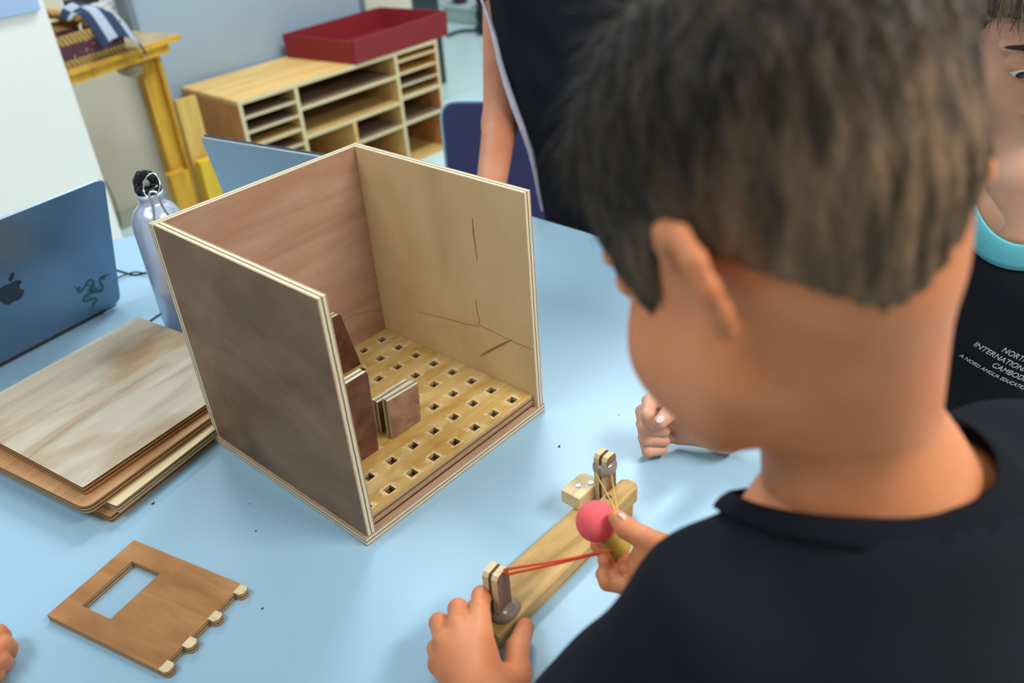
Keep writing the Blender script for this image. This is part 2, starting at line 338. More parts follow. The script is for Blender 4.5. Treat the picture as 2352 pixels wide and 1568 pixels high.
# ---------------------------------------------------------------- the open plywood box
BT = TZ+.3135
box = thing('plywood_box', 'open-fronted plywood cube with a pegboard floor, in the middle of the table', 'box', (.15, .15, TZ))
def board(name, o, u, v, lu, lv, t_, mats, parent): return grid_board(name, [0, lu], [0, lv], lambda i, j: True, t_, mats, parent, frame(o, u, v))
board('base_plate', (-.005, -.0085, TZ), (1, 0, 0), (0, 1, 0), .310, .3185, .012, [W_base, E12], box)
board('side_panel', (.010, -.008, TZ+.012), (0, 1, 0), (0, 0, 1), .296, .3015, .012, [W_dark, E12], box).matrix_local = W[box.name].inverted() @ frame((-.002, -.008, TZ+.012), (0, 1, 0), (0, 0, 1))
board('side_panel', (.291, -.008, TZ+.012), (0, 1, 0), (0, 0, 1), .308, .3015, .012, [W_yellow, E12], box)
board('back_panel', (-.002, .300, TZ+.012), (1, 0, 0), (0, 0, 1), .293, .3015, .012, [W_pink, E12], box)
xs = [.0105]; ys = [-.0018]
for i in range(8):
    for a, c in ((xs, .0172+.0356*i), (ys, .0132+.0364*i)): a += [c-.0056, c+.0056]
xs.append(.2905); ys.append(.2875)
x0, y0 = xs[0], ys[0]; HX = [x-x0 for x in xs]; HY = [y-y0 for y in ys]
plate = grid_board('pegboard_floor', HX, HY, lambda i, j: not (i % 2 and j % 2), .0145, [W_floor, E14], box, frame((x0, y0, TZ+.0160), (1, 0, 0), (0, 1, 0)))
MB().box((.0105, -.0002, TZ+.012), (.2905, .28, TZ+.0160)).build('gap_shade_filler', plain('dark_gap_shade', s2l((62, 48, 36)), .9), box)  # dark filler strip; shade of the gap under the plate put into its colour
# pale chipped veneer round each peg hole
nt = W_floor.node_tree; N = nt.nodes.new; L = nt.links.new; b = nt.nodes['Principled BSDF']; src = b.inputs['Base Color'].links[0].from_socket
def mth(op, a, c=None):
    m_ = N('ShaderNodeMath'); m_.operation = op
    for i, v in enumerate((a, c)):
        if v is None: continue
        if isinstance(v, (int, float)): m_.inputs[i].default_value = v
        else: L(v, m_.inputs[i])
    return m_.outputs[0]
tcx = N('ShaderNodeTexCoord'); spx = N('ShaderNodeSeparateXYZ'); nz = N('ShaderNodeTexNoise'); nz.inputs['Scale'].default_value = 130; nz.inputs['Detail'].default_value = 4; L(tcx.outputs['Object'], spx.inputs[0]); L(tcx.outputs['Object'], nz.inputs['Vector'])
def cell(sock, first, pitch, half):      # distance outside the hole measured in each direction
    f = mth('FRACT', mth('ADD', mth('DIVIDE', mth('SUBTRACT', sock, first), pitch), .5)); return mth('SUBTRACT', mth('MULTIPLY', mth('ABSOLUTE', mth('SUBTRACT', f, .5)), pitch), half)
dx_ = cell(spx.outputs[0], .0172-x0, .0356, .0056); dy_ = cell(spx.outputs[1], .0132-y0, .0364, .0056)
dd_ = mth('MAXIMUM', mth('MULTIPLY', dx_, .55), dy_); dn_ = mth('ADD', dd_, mth('MULTIPLY', mth('SUBTRACT', nz.outputs['Fac'], .5), .011))
mrx = N('ShaderNodeMapRange'); mrx.inputs[1].default_value = .0005; mrx.inputs[2].default_value = .0030; mrx.inputs[3].default_value = .85; mrx.inputs[4].default_value = 0; L(dn_, mrx.inputs[0])
mxx = N('ShaderNodeMix'); mxx.data_type = 'RGBA'; L(mrx.outputs[0], mxx.inputs[0]); L(src, mxx.inputs[6]); mxx.inputs[7].default_value = rgba(s2l((228, 206, 160))); L(mxx.outputs[2], b.inputs['Base Color'])
# cracks on the yellow panel
M_crack = plain('brown_crack', s2l((156, 112, 62)), .9)
xp = .2908
def on_panel(x, y): v = ray(x, y); p = CAM+v*(xp-CAM[0])/v[0]; return Vector(p)
def flat_strip(pts, wd, nrm, m, name, parent, lift=.0004, th=.0004):
    P = [Vector(p)+nrm*lift*0 for p in pts]; mb = MB(); V = []
    for i, p in enumerate(P):
        a = P[max(0, i-1)]; c = P[min(len(P)-1, i+1)]; s = (c-a).normalized().cross(nrm).normalized()*(wd[i] if isinstance(wd, (list, tuple)) else wd)/2
        V += [p-s, p+s, p+s+nrm*th, p-s+nrm*th]
    F = []
    for i in range(len(P)-1):
        for k in range(4): F.append((4*i+k, 4*i+(k+1) % 4, 4*i+4+(k+1) % 4, 4*i+4+k))
    F += [(0, 1, 2, 3), tuple(range(4*len(P)-4, 4*len(P)))[::-1]]
    return mb.add(V, F).build(name, m, parent)
nx = Vector((-1, 0, 0))
for pts, wd in (([(1085, 500), (1087, 530), (1091, 560), (1096, 600)], [.0004, .0017, .0010, .0003]), ([(1093, 690), (1096, 715), (1102, 735), (1099, 745)], .0005),
                ([(960, 716), (1020, 730), (1075, 745), (1105, 748), (1140, 765), (1180, 785), (1224, 803)], .0004), ([(1102, 818), (1125, 805), (1150, 792), (1176, 780)], [.0005, .003, .0028, .0006])):
    flat_strip([on_panel(*p) for p in pts], wd, nx, M_crack, 'panel_crack', box)
ny_ = Vector((0, -1, 0))
flat_strip([aty(x, y, .288) for x, y in ((790, 735), (815, 722), (845, 714), (874, 713))], .0004, ny_, M_crack, 'panel_crack', box)
# ---------------------------------------------------------------- blocks standing in the pegboard
def upright(name, poly, y, th, m, label, z0=TZ+.0305):
    c = sum(p[0] for p in poly)/len(poly); mw = frame((c, y+th, z0), (1, 0, 0), (0, 0, 1))
    mb = MB(); P = [(p[0]-c, p[1]-z0) for p in poly]; mb.prism(P, 0, th, 0, 1)
    return tag(mb.build(name, [m, ED], mw=mw), label, 'wooden piece', None)
ED = ply_edge('ply_edge_piece', .011, [(232, 226, 204), (150, 138, 118), (232, 226, 204)])
z7 = TZ+.0305
upright('wooden_upright', [(.10, z7), (.205, z7), (.188, .858), (.184, .862), (.130, .862)], .243, .0115, W_red, 'tall tapered dark brown plywood piece standing at the back of the box')
upright('wooden_upright', [(.036, z7), (.0935, z7), (.0985, .880), (.096, .884), (.036, .884)], .078, .0115, W_red, 'dark brown rectangular plywood piece standing near the left front of the box')
upright('wooden_block', [(.118, z7), (.172, z7), (.176, .816), (.120, .816)], .100, .011, W_mid, 'small square plywood piece, rear one of the pair in the box')
upright('wooden_block', [(.117, z7), (.165, z7), (.169, .826), (.119, .828)], .078, .011, W_mid, 'small square plywood piece, front one of the pair in the box')
# ---------------------------------------------------------------- stack of boards on the left
def slab(name, corner, hd, lu, lv, z, th, mats, label, rnd=.003, lr=None):
    a = math.radians(hd); mw = frame((corner[0], corner[1], z), (math.cos(a), math.sin(a), 0), (-math.sin(a), math.cos(a), 0))
    P = rounded([(0, 0), (lu, 0), (lu, lv), (0, lv)], rnd, 4)
    if lr: P = rounded([(0, 0)], 0, 1)[:0]+[(lr*(1-math.sin(k*PI/12)), lr*(1-math.cos(k*PI/12))) for k in range(7)][::-1]+[(lu, 0), (lu, lv), (0, lv)]
    return tag(MB().prism(P, 0, th, 0, 1).build(name, mats, mw=mw), label, 'board', 'plywood boards stacked beside the box')
W_p2 = wood('red_tan_ply_face', [(148, 104, 66), (180, 134, 92), (196, 152, 112)], (5, 50, 50), (170, 116, 66), 14, .6, seed=21)
c4 = atz(252, 1186, .751); slab('plywood_board', c4, 12.5, .25, .26, TZ, .011, [W_p2, E10], 'lowest pinkish plywood board of the stack left of the box')
c3 = atz(268, 1162, .762); slab('plywood_board', c3, 12.5, .25, .20, TZ+.011, .011, [W_cream, E10c], 'cream plywood board second from the bottom of the stack')
c2 = atz(196, 1168, .773); slab('plywood_board', c2, 10.8, .27, .28, TZ+.022, .011, [W_p2, E10], 'reddish round-cornered plywood board under the top board of the stack', lr=.012)
c1 = atz(190, 1120, .785); slab('plywood_board', c1, 8.6, .292, .288, TZ+.033, .012, [W_pale, ply_edge('ply_edge_top', .012, [(150, 104, 62), (200, 150, 92), (90, 60, 36), (196, 140, 84), (96, 64, 40)])], 'bleached stained plywood board on top of the stack')
# ---------------------------------------------------------------- plate with a window and tabs
o_, p1_, p3_ = atz(108, 1412, .749), atz(300, 1238, .749), atz(385, 1548, .749)
mw = frame((o_.x, o_.y, TZ), (p3_.x-o_.x, p3_.y-o_.y, 0), (p1_.x-o_.x, p1_.y-o_.y, 0))
wp = thing('window_plate', 'flat orange-brown plywood plate with a rectangular window and four tabs', 'board', (o_.x, o_.y, TZ))
grid_board('plate', [0, .0235, .067, .162], [0, .024, .0915, .116], lambda i, j: not (i == 1 and j == 1), .009, [W_orange, E9], wp, mw)
for y0 in (.0, .0305, .066, .1035):
    P = [(.1605, y0), (.169, y0), (.1718, y0+.003), (.1718, y0+.009), (.169, y0+.012), (.1605, y0+.012)]
    tb = MB().prism(P, 0.0001, .0091, 0, 1).build('tab', [W_cream, E9], wp, mw=mw)
# ---------------------------------------------------------------- slingshot toy on a beam
sl = thing('slingshot_launcher', 'wooden launcher with two posts and rubber bands, its near end gripped by a hand', 'toy', (.09, -.19, TZ))
MB().prism([(-.016, -.216), (.172, -.214), (.212, -.214), (.222, -.2), (.222, -.176), (.212, -.165), (-.016, -.163)], TZ, TZ+.018).build('beam', W_beam, sl, bevel=.002)
def blk(x0, x1, y0, y1, z0, z1, nm='cross_block', m=None):
    return MB().prism([(x0, y0), (x1-.006, y0), (x1, y0+.006), (x1, y1-.006), (x1-.006, y1), (x0, y1)], z0, z1).build(nm, m or W_cream, sl, bevel=.0015)
blk(.166, .206, -.174, -.148, TZ+.018, TZ+.036); blk(.178, .226, -.214, -.191, TZ+.016, TZ+.036, m=W_beam)
M_screw = plain('grey_screw_head', s2l((120, 130, 145)), .35, .8)
for x, y in ((.183, -.160), (.195, -.168), (.188, -.198)): MB().lathe([(.0, 0), (.0032, 0), (.0032, .0008), (.0, .0010)], (x, y, TZ+.036), 12).build('screw', M_screw, sl, smooth=False)
EP = ply_edge('ply_edge_post', .017, [(218, 198, 154), (222, 200, 156), (92, 64, 46), (222, 200, 156), (218, 198, 154)])
def post(x, y, z0, z1, hd=8, lx=.02, ty=.017):
    a = math.radians(hd); c = Vector((x, y, z0)); u = Vector((math.cos(a), math.sin(a), 0)); v = Vector((-math.sin(a), math.cos(a), 0))
    mw = frame(c-u*lx/2+v*ty/2, u, (0, 0, 1)); h = z1-z0
    P = [(0, 0), (lx, 0), (lx, h-.004), (lx-.003, h), (.003, h), (0, h-.004)]
    return MB().prism(P, 0, ty, 0, 1).build('post', [W_post, EP], sl, mw=mw)
post(.0075, -.197, TZ+.018, TZ+.078); post(.203, -.182, TZ+.018, TZ+.081, 2, .018)
M_tape = plain('clear_tape', s2l((214, 200, 190)), .25, spec=.8); M_tape.node_tree.nodes['Principled BSDF'].inputs['Transmission Weight'].default_value = .7
V, F = sdf([el((.203, -.182, TZ+.066), (.0125, .0112, .006)), el((.203, -.182, TZ+.060), (.0128, .0112, .008))], .001)
mesh('tape_wrap', V, F, M_tape, sl, smooth=True)
V, F = sdf([rc((.010, -.2, TZ+.0195), (.022, -.204, TZ+.018), .0095, .006), rc((.004, -.208, TZ+.0215), (.024, -.196, TZ+.016), .005, .006), rc((.004, -.200, TZ+.023), (.012, -.203, TZ+.022), .008, .006)], .001)
mesh('hot_glue', V, F, M_tape, sl, smooth=True)
BALL = at(1370, 1197, .77)
HNDL = at(1431, 1268, .775)
hd = (HNDL-BALL).normalized()
M_dowel = wood('varnished_dowel', [(150, 124, 40), (186, 160, 70), (196, 172, 90)], (30, 30, 30), None, seed=31)
mb = MB(); mb.tube([BALL+hd*.015, BALL+hd*.016, HNDL-hd*.001, HNDL], [.0095, .0105, .0105, .0095], 24); mb.build('dowel_grip', M_dowel, sl, smooth=False)
M_tan = plain('tan_rubber', s2l((206, 160, 84)), .6); M_orange = plain('orange_red_rubber', s2l((240, 84, 40)), .5)
kn = at(1402, 1264, .763)
mb = MB()
for a in (at(1158, 1308, .808), at(1160, 1320, .812)): mb.tube([a, (a+kn)/2+Vector((0, 0, -.001)), kn], .00125, 8)
mb.tube([at(1158, 1308, .808), at(1160, 1320, .812)], .0012, 8); mb.build('rubber_band', M_orange, sl, smooth=True)
mb = MB(); mb.tube([at(1368, 1086, .932), at(1400, 1145, .86), at(1425, 1198, .785)], .001, 8); mb.build('rubber_band', M_tan, sl, smooth=True)
mb = MB(); mb.tube([at(1405, 1092, .928), at(1412, 1140, .87), at(1424, 1200, .785)], .001, 8); mb.build('rubber_band', M_tan, sl, smooth=True)
# the red ball
mb = MB(); R_ = .0186; mb.lathe([(max(1e-5, R_*math.sin(PI*i/24)), -R_*math.cos(PI*i/24)) for i in range(25)], BALL, 40)
M_ball = plain('red_foam', s2l((238, 98, 106)), .85, spec=.2, bump=.3, bscale=700)
tag(mb.build('foam_ball', M_ball, origin=BALL, smooth=True), 'red foam ball held on the slingshot grip', 'ball')
# crumbs on the table
M_crumb = plain('dark_crumb', s2l((60, 50, 60)), .9)
for x, y, r, lab in ((352, 1157, .002, 'dark grey crumb on the table in front of the board stack'), (1285, 1026, .0018, 'dark red crumb on the table right of the box'), (603, 1398, .0013, 'tiny dark speck on the table beside the window plate tabs'), (573, 1157, .0007, 'tiny pale grey speck on the table left of the box front edge'), (588, 1220, .0010, 'small grey crumb between the window plate and the box'), (568, 1358, .001, 'tiny dark speck touching the upper tab of the window plate'), (1422, 953, .0008, 'tiny speck on the table left of the fist')):
    p = atz(x, y, TZ); random.seed(x)
    V, F = sdf([rc(p+Vector((0, 0, r*.3)), p+Vector((r, r*.6, r*.4)), r*.55, r*.35, .001), rc(p+Vector((0, 0, r*.3)), p+Vector((-r*.8, r*.5, r*.3)), r*.4, r*.3, .001)], .00025)
    tag(mesh('crumb', V, F, M_crumb, origin=p, smooth=True), lab, 'crumb')
# ---------------------------------------------------------------- silver laptop on the left
M_alu = plain('brushed_aluminium', s2l((120, 142, 162)), .28, .85)
M_alud = plain('dark_laptop_seam', s2l((40, 42, 48)), .5)
lb0, lb1 = Vector((-.150, .7325, TZ+.009)), Vector((.108, .770, TZ+.009)); u = (lb1-lb0).normalized(); aw = Vector((-u.y, u.x, 0)); lb0 = lb1-u*.345
lt = thing('laptop', 'open silver laptop standing at the left edge with an apple mark on its lid', 'laptop', (lb1.x-.17, lb1.y, TZ))
up = (Vector((0, 0, 1))*math.cos(math.radians(18))-aw*math.sin(math.radians(18)))
lidm = frame(lb0, u, up)                     # local z = u x up -> faces the viewer
MB().prism(rounded([(0, 0), (.345, 0), (.345, .246), (0, .246)], .014, 6), -.004, .0015).build('lid', M_alu, lt, mw=lidm, bevel=.001)
MB().box((.008, .010, -.0048), (.337, .238, -.0041)).build('screen', plain('dark_screen', (.01, .01, .012), .15), lt, mw=lidm)
basem = frame(lb0+aw*.006+Vector((0, 0, -.009)), u, aw)
MB().prism(rounded([(0, 0), (.345, 0), (.345, .238), (0, .238)], .014, 6), .0015, .0125).build('keyboard_base', M_alu, lt, mw=basem, bevel=.001)
MB().box((.03, -.004, .0025), (.315, .004, .010)).build('hinge', M_alud, lt, mw=basem)
M_mark = plain('dark_mirror_emblem', s2l((58, 62, 68)), .2, .6)
def lid_xy(x, y):   # pixel -> local lid coordinates, used to read the emblem positions off the photograph
    v = ray(x, y); n_ = Vector(lidm.col[2][:3]); o = lb0; tt = (o-Vector(CAM)).dot(n_)/Vector(v).dot(n_); p = Vector(CAM)+Vector(v)*tt; q = lidm.inverted() @ p; return q.x, q.y
def outline(P, n=6): return [(p.x, p.y) for p in smooth_curve([Vector((a, b_, 0)) for a, b_ in P], n, True)]
ax_, ay_ = lid_xy(25, 668)
apple = [(0, .62), (.28, .70), (.62, .62), (.78, .40), (.60, .20), (.60, -.12), (.82, -.36), (.62, -.74), (.34, -.94), (.0, -.86), (-.34, -.94), (-.66, -.70), (-.88, -.22), (-.86, .28), (-.62, .62), (-.28, .70)]
s_ = .0225
MB().prism([(ax_+a*s_, ay_+b_*s_) for a, b_ in outline(apple, 4)], .0015, .0019).build('apple_emblem', M_mark, lt, mw=lidm)
MB().prism([(ax_+a*s_, ay_+b_*s_) for a, b_ in outline([(.02, .80), (.04, 1.10), (.24, 1.34), (.42, 1.38), (.40, 1.10), (.22, .86)], 4)], .0015, .0019).build('apple_emblem_leaf', M_mark, lt, mw=lidm)
M_snake = plain('dark_green_decal', s2l((34, 92, 88)), .5)
sx = lambda zx, zy: lid_xy(140+zx/13.06, 600+zy/13.06)
def snake(pts, wd):
    C = smooth_curve([Vector((*sx(*p), .0017)) for p in pts], 5); n = len(C)
    V = []; F = []
    for i, p in enumerate(C):
        a = C[max(0, i-1)]; c = C[min(n-1, i+1)]; d = (c-a).normalized(); s = Vector((-d.y, d.x, 0))*wd*.5*(1 if i < n*.85 else .5)
        V += [p-s, p+s, p+s+Vector((0, 0, .0003)), p-s+Vector((0, 0, .0003))]
    for i in range(n-1):
        for k in range(4): F.append((4*i+k, 4*i+(k+1) % 4, 4*i+4+(k+1) % 4, 4*i+4+k))
    F += [(3, 2, 1, 0), tuple(range(4*n-4, 4*n))]; return V, F
mb = MB()
for pts, wd in (([(930, 780), (960, 640), (880, 550), (790, 590), (700, 740), (600, 880), (520, 890), (470, 820), (390, 740)], .0042), ([(560, 760), (520, 800), (490, 830)], .004),
                ([(960, 920), (1090, 900), (1200, 860), (1240, 760), (1170, 640), (1140, 540), (1220, 460), (1330, 420), (1430, 370)], .0042), ([(1300, 500), (1250, 500), (1200, 470)], .004),
                ([(940, 920), (800, 970), (690, 1060), (660, 1150), (740, 1180), (900, 1120), (1030, 1110), (1030, 1200), (950, 1260), (940, 1350), (880, 1430)], .0042),
                ([(880, 900), (880, 760), (940, 660)], .004), ([(880, 900), (970, 870), (1050, 830), (960, 760)], .004), ([(780, 900), (850, 830), (950, 820)], .003), ([(760, 1060), (830, 1060), (870, 1020)], .002), ([(1100, 740), (1140, 790), (1120, 850)], .002), ([(780, 740), (800, 690), (850, 660)], .002)):
    mb.add(*snake(pts, wd))
mb.build('snake_decal', M_snake, lt, mw=lidm)
# ---------------------------------------------------------------- second laptop behind the box
TL = atz(463, 314, .95); h_ = Vector((.19, -.98, 0)).normalized(); pp = Vector((.98, .19, 0)).normalized()
a_ = math.radians(9); dn = -Vector((0, 0, 1))*math.cos(a_)+pp*math.sin(a_); Lb = (.95-TZ-.012)/math.cos(a_)
M_lid2 = plain('matte_silver_lid', s2l((150, 168, 180)), .35, .35)
t = thing('laptop', 'open grey laptop behind the plywood box, only its lid showing', 'laptop', TL+dn*Lb+Vector((0, 0, -.012)))
m2 = frame(TL+dn*Lb, h_, -dn)
MB().prism(rounded([(0, 0), (.33, 0), (.33, Lb), (0, Lb)], .006, 4), -.003, .003).build('lid', M_lid2, t, mw=m2)
MB().box((.004, Lb-.0015, -.0045), (.326, Lb+.0022, -.0025)).build('lid_rim', M_alud, t, mw=m2)
mb = MB(); b0 = TL+dn*Lb+pp*.012; b0.z = TZ
MB().prism([(b0.x, b0.y), (b0.x+h_.x*.33, b0.y+h_.y*.33), (b0.x+h_.x*.33+pp.x*.18, b0.y+h_.y*.33+pp.y*.18), (b0.x+pp.x*.18, b0.y+pp.y*.18)][::-1], TZ, TZ+.012).build('keyboard_base', M_lid2, t)
# ---------------------------------------------------------------- water bottle
BC = Vector((.142, .606, TZ))
M_bot = plain('white_enamelled_metal', s2l((196, 206, 232)), .22, .35, coat=.5); M_cap = plain('black_gloss_plastic', (.006, .006, .008), .2); M_steel = plain('polished_steel', (.7, .7, .72), .15, 1)
t = thing('water_bottle', 'white metal water bottle with a black loop cap behind the box', 'bottle', BC)
R_ = .0385
MB().lathe([(.030, 0), (.034, .002), (R_, .007), (R_, .178), (.0372, .187), (.0345, .197), (.029, .206), (.022, .2125), (.0185, .216), (.0175, .223), (.0198, .2255), (.0198, .230), (.018, .2315)], BC, 48).build('body', M_bot, t, smooth=True)
MB().lathe([(.0178, .2315), (.0185, .2325), (.0178, .239), (.0165, .2415)], BC, 32).build('cap_base', M_cap, t, smooth=True)
vx = Vector((math.cos(-.5), math.sin(-.5), 0))
V, F = sdf(chain([BC+Vector((0, 0, .239))+vx*a+Vector((0, 0, b_)) for a, b_ in ((-.0135, -.002), (-.011, .012), (-.005, .020), (.005, .020), (.011, .012), (.0135, -.002))], [.006, .0055, .0055, .0055, .0055, .006])+[el(BC+Vector((0, 0, .240)), (.0165, .0165, .004), k=.003)], .001)
mesh('cap_loop', V, F, M_cap, t, smooth=True)
ring = [at(345+x, 440+y, 1.235) for x, y in ((8, -42), (20, -28), (22, -8), (12, 10), (-2, 14), (-14, 2), (-14, -20), (-6, -36))]
mb = MB().tube(smooth_curve(ring, 5, True), .0009, 8, closed=True); mb.build('split_ring', M_steel, t, smooth=True)
cb = [at(x, y, d_) for x, y, d_ in ((343, 446, 1.228), (352, 440, 1.228), (362, 446, 1.228), (372, 472, 1.232), (388, 500, 1.24), (384, 520, 1.245), (370, 522, 1.245), (356, 510, 1.24), (352, 478, 1.232))]
mb = MB().tube(smooth_curve(cb, 5, True), .0016, 10, closed=True); mb.build('carabiner', M_steel, t, smooth=True)
# ---------------------------------------------------------------- cables
M_cab = plain('black_cable', s2l((22, 44, 56)), .5)
def cable(label, pts, r=.0016, z=None, cat_='cable'):
    P = [Vector(p) if len(p) == 3 else atz(p[0], p[1], TZ+r) for p in pts]
    return tag(MB().tube(smooth_curve(P, 8), r, 8).build('cable', M_cab, origin=P[0], smooth=True), label, cat_)
cable('upper black cable crossing between the silver laptop and the bottle', [(262, 618), (285, 625), (310, 631), (335, 626), (362, 622)])
cable('lower black cable crossing between the silver laptop and the bottle', [(262, 645), (285, 636), (312, 628), (335, 631), (370, 632)], .0015).location.z += .0032
cable('short black cable end between the bottle foot and the board stack', [(334, 745), (350, 733), (366, 722), (392, 706)])
# ================================================================ FURNITURE BEHIND
M_edge = plain('pale_ply_edge', s2l((206, 190, 150)), .6)
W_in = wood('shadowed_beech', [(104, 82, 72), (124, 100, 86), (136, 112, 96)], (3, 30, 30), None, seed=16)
sh = thing('cubby_shelf', 'low beech-plywood cubby shelf against the back wall under the red tray', 'shelf', (1.875, 2.58, 0))
X0, X1, Y0, Y1, ZT, T = 1.342, 2.412, 2.38, 2.79, .518, .016
def part(name, a, b_, m=None, s=sh):
    if name == 'shelf_board':
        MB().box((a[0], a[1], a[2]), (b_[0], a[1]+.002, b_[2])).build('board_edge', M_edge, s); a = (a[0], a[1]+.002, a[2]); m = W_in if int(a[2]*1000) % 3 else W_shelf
    return MB().box(a, b_).build(name, m or W_shelf, s)
part('top_board', (X0, Y0, ZT-T), (X1, Y1, ZT)); part('bottom_board', (X0, Y0, .0), (X1, Y1, T))
part('side_board', (X0, Y0, T), (X0+T, Y1, ZT-T), W_side); part('side_board', (X1-T, Y0, T), (X1, Y1, ZT-T), W_side)
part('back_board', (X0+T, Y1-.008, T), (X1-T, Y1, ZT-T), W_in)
D1, D2, D3 = 1.604, 2.146, 1.868
for x in (D1, D2): part('divider', (x, Y0, T), (x+T, Y1-.008, ZT-T))
part('divider', (D3, Y0, T), (D3+T, Y1-.008, .285))
for z in (.448, .390, .332, .274, .216, .158, .1): part('shelf_board', (X0+T, Y0, z-.005), (D1, Y1-.008, z+.005))
for z in (.470, .415, .362): part('shelf_board', (D2+T, Y0, z-.004), (X1-T, Y1-.008, z+.004))
for z in (.308, .192): part('shelf_board', (D2+T, Y0, z-.008), (X1-T, Y1-.008, z+.008))
for z in (.412, .292): part('shelf_board', (D1+T, Y0, z-.007), (D2, Y1-.008, z+.007))
part('shelf_board', (D3+T, Y0, .182), (D2, Y1-.008, .196))
for a, b_ in (((X0, Y0-.0015, ZT-T), (X1, Y0, ZT)), ((X0, Y0-.0015, 0), (X0+T, Y0, ZT-T)), ((X1-T, Y0-.0015, 0), (X1, Y0, ZT-T)), ((D1, Y0-.0015, 0), (D1+T, Y0, ZT-T)), ((D2, Y0-.0015, 0), (D2+T, Y0, ZT-T))):
    part('edge_strip', a, b_, M_edge)
# red tray
M_red = plain('red_painted_board', s2l((124, 18, 26)), .6, noise=.06)
t = thing('red_tray', 'shallow dark red tray on top of the cubby shelf', 'tray', (2.18, 2.58, ZT))
C4 = [Vector(p) for p in ((1.925, 2.372, 0), (2.487, 2.38, 0), (2.44, 2.785, 0), (1.862, 2.765, 0))]; cc = sum(C4, Vector())/4
MB().prism([(p.x, p.y) for p in C4], ZT, ZT+.008).build('tray_base', M_red, t)
for i in range(4):
    a, b_ = C4[i], C4[(i+1) % 4]; n_ = Vector((-(b_-a).y, (b_-a).x, 0)).normalized()*.009; o = -n_*.9
    ht = (.098, .108, .10, .10)
    V = [a+Vector((0, 0, ZT)), b_+Vector((0, 0, ZT)), a+n_+Vector((0, 0, ZT)), b_+n_+Vector((0, 0, ZT)), a+o+Vector((0, 0, ZT+ht[i])), b_+o+Vector((0, 0, ZT+ht[(i+1) % 4])), a+Vector((0, 0, ZT+ht[i])), b_+Vector((0, 0, ZT+ht[(i+1) % 4]))]
    MB().hexa(V).build('tray_wall', M_red, t)
# stand with the basket
DZ = .80
Pa, Pb, Pc = atz(135, 168, DZ), atz(412, 78, DZ), atz(300, 70, DZ); Pd = Pa+(Pc-Pb)
st = thing('wooden_stand', 'amber wooden stand with a worn top carrying the basket', 'stand', (1.05, 2.5, 0))
W_worn = wood('worn_grey_wood', [(128, 112, 80), (160, 142, 108), (176, 160, 128)], (6, 6, 30), None, seed=17)
MB().prism([(p.x, p.y) for p in (Pa, Pb, Pc, Pd)], DZ-.012, DZ).build('top_board', [W_worn], st)
e = (Pb-Pa).normalized(); i_ = (Pd-Pa).normalized()
def strip(s0, s1, d0, z0, z1, nm, m): 
    A = Pa+e*s0+i_*d0; B = Pa+e*s1+i_*d0; q = [A, B, B+i_*.025, A+i_*.025]; MB().prism([(p.x, p.y) for p in q], z0, z1).build(nm, m, st)
ln = (Pb-Pa).length
strip(0.0, ln, -.004, DZ-.018, DZ-.001, 'front_lip', W_honey); strip(0.03, ln-.05, .012, DZ-.05, DZ-.018, 'apron', W_honey)
pt = aty(322, 130, 2.44); pb = aty(385, 380, 2.44)
MB().box((1.028, 2.42, 0), (1.088, 2.47, DZ-.018)).build('post', W_honey, st)
MB().box((1.085, 2.40, 0), (1.10, 2.44, DZ-.05)).build('post_edge', W_honey, st)
V, F = sdf([rc((1.0, 2.42, DZ-.075), (1.0, 2.48, DZ-.075), .034, .034, .01), el((1.0, 2.45, DZ-.05), (.05, .04, .02))], .004)
mesh('rounded_bracket', V, F, W_worn, st, smooth=True)
MB().box((1.0, 2.38, .0), (1.075, 2.42, .335)).build('foot_block', W_honey, st)
tag(MB().prism([(1.103, 2.383), (1.18, 2.375), (1.18, 2.395), (1.103, 2.403)], 0, .585).build('plank', [wood('pale_amber_plank', [(186, 142, 66), (212, 170, 92), (222, 184, 110)], (20, 20, 2), None, seed=18)], origin=(1.13, 2.39, 0)), 'upright amber plank leaning between the stand and the cubby shelf', 'plank')
tag(MB().box((1.105, 2.335, 0), (1.165, 2.372, .36)).build('timber_block', [wood('yellow_timber', [(196, 156, 30), (214, 176, 50), (222, 186, 66)], (20, 20, 2), None, seed=19)], origin=(1.13, 2.35, 0)), 'bright yellow timber block in front of the amber plank', 'wood block')
# basket
M_straw, nt, b = mat('woven_straw'); N = nt.nodes.new; L = nt.links.new
tc = N('ShaderNodeTexCoord'); ck = N('ShaderNodeTexWave'); ck.inputs['Scale'].default_value = 30; ck.bands_direction = 'DIAGONAL'; ck.inputs['Distortion'].default_value = 3; ck.inputs['Detail'].default_value = 3
r = N('ShaderNodeValToRGB'); r.color_ramp.elements[0].color = rgba(s2l((120, 84, 30))); r.color_ramp.elements[1].color = rgba(s2l((196, 160, 84)))
L(tc.outputs['Object'], ck.inputs[0]); L(ck.outputs['Fac'], r.inputs[0]); L(r.outputs[0], b.inputs['Base Color']); b.inputs['Roughness'].default_value = .7
M_purp, nt, b = mat('woven_purple'); N = nt.nodes.new; L = nt.links.new
tc = N('ShaderNodeTexCoord'); vr = N('ShaderNodeTexVoronoi'); vr.inputs['Scale'].default_value = 55; r = N('ShaderNodeValToRGB'); r.color_ramp.elements[0].color = rgba(s2l((196, 140, 100))); r.color_ramp.elements[1].color = rgba(s2l((84, 40, 58)))
r.color_ramp.elements[0].position = .12; r.color_ramp.elements[1].position = .26; L(tc.outputs['Object'], vr.inputs[0]); L(vr.outputs[0], r.inputs[0]); L(r.outputs[0], b.inputs['Base Color']); b.inputs['Roughness'].default_value = .8
br_ = atz(290, 116, DZ); bo = Pa+i_*.010-e*.06; bo.z = DZ; BL = (br_-bo).dot(e); BWd, BH = .20, .10
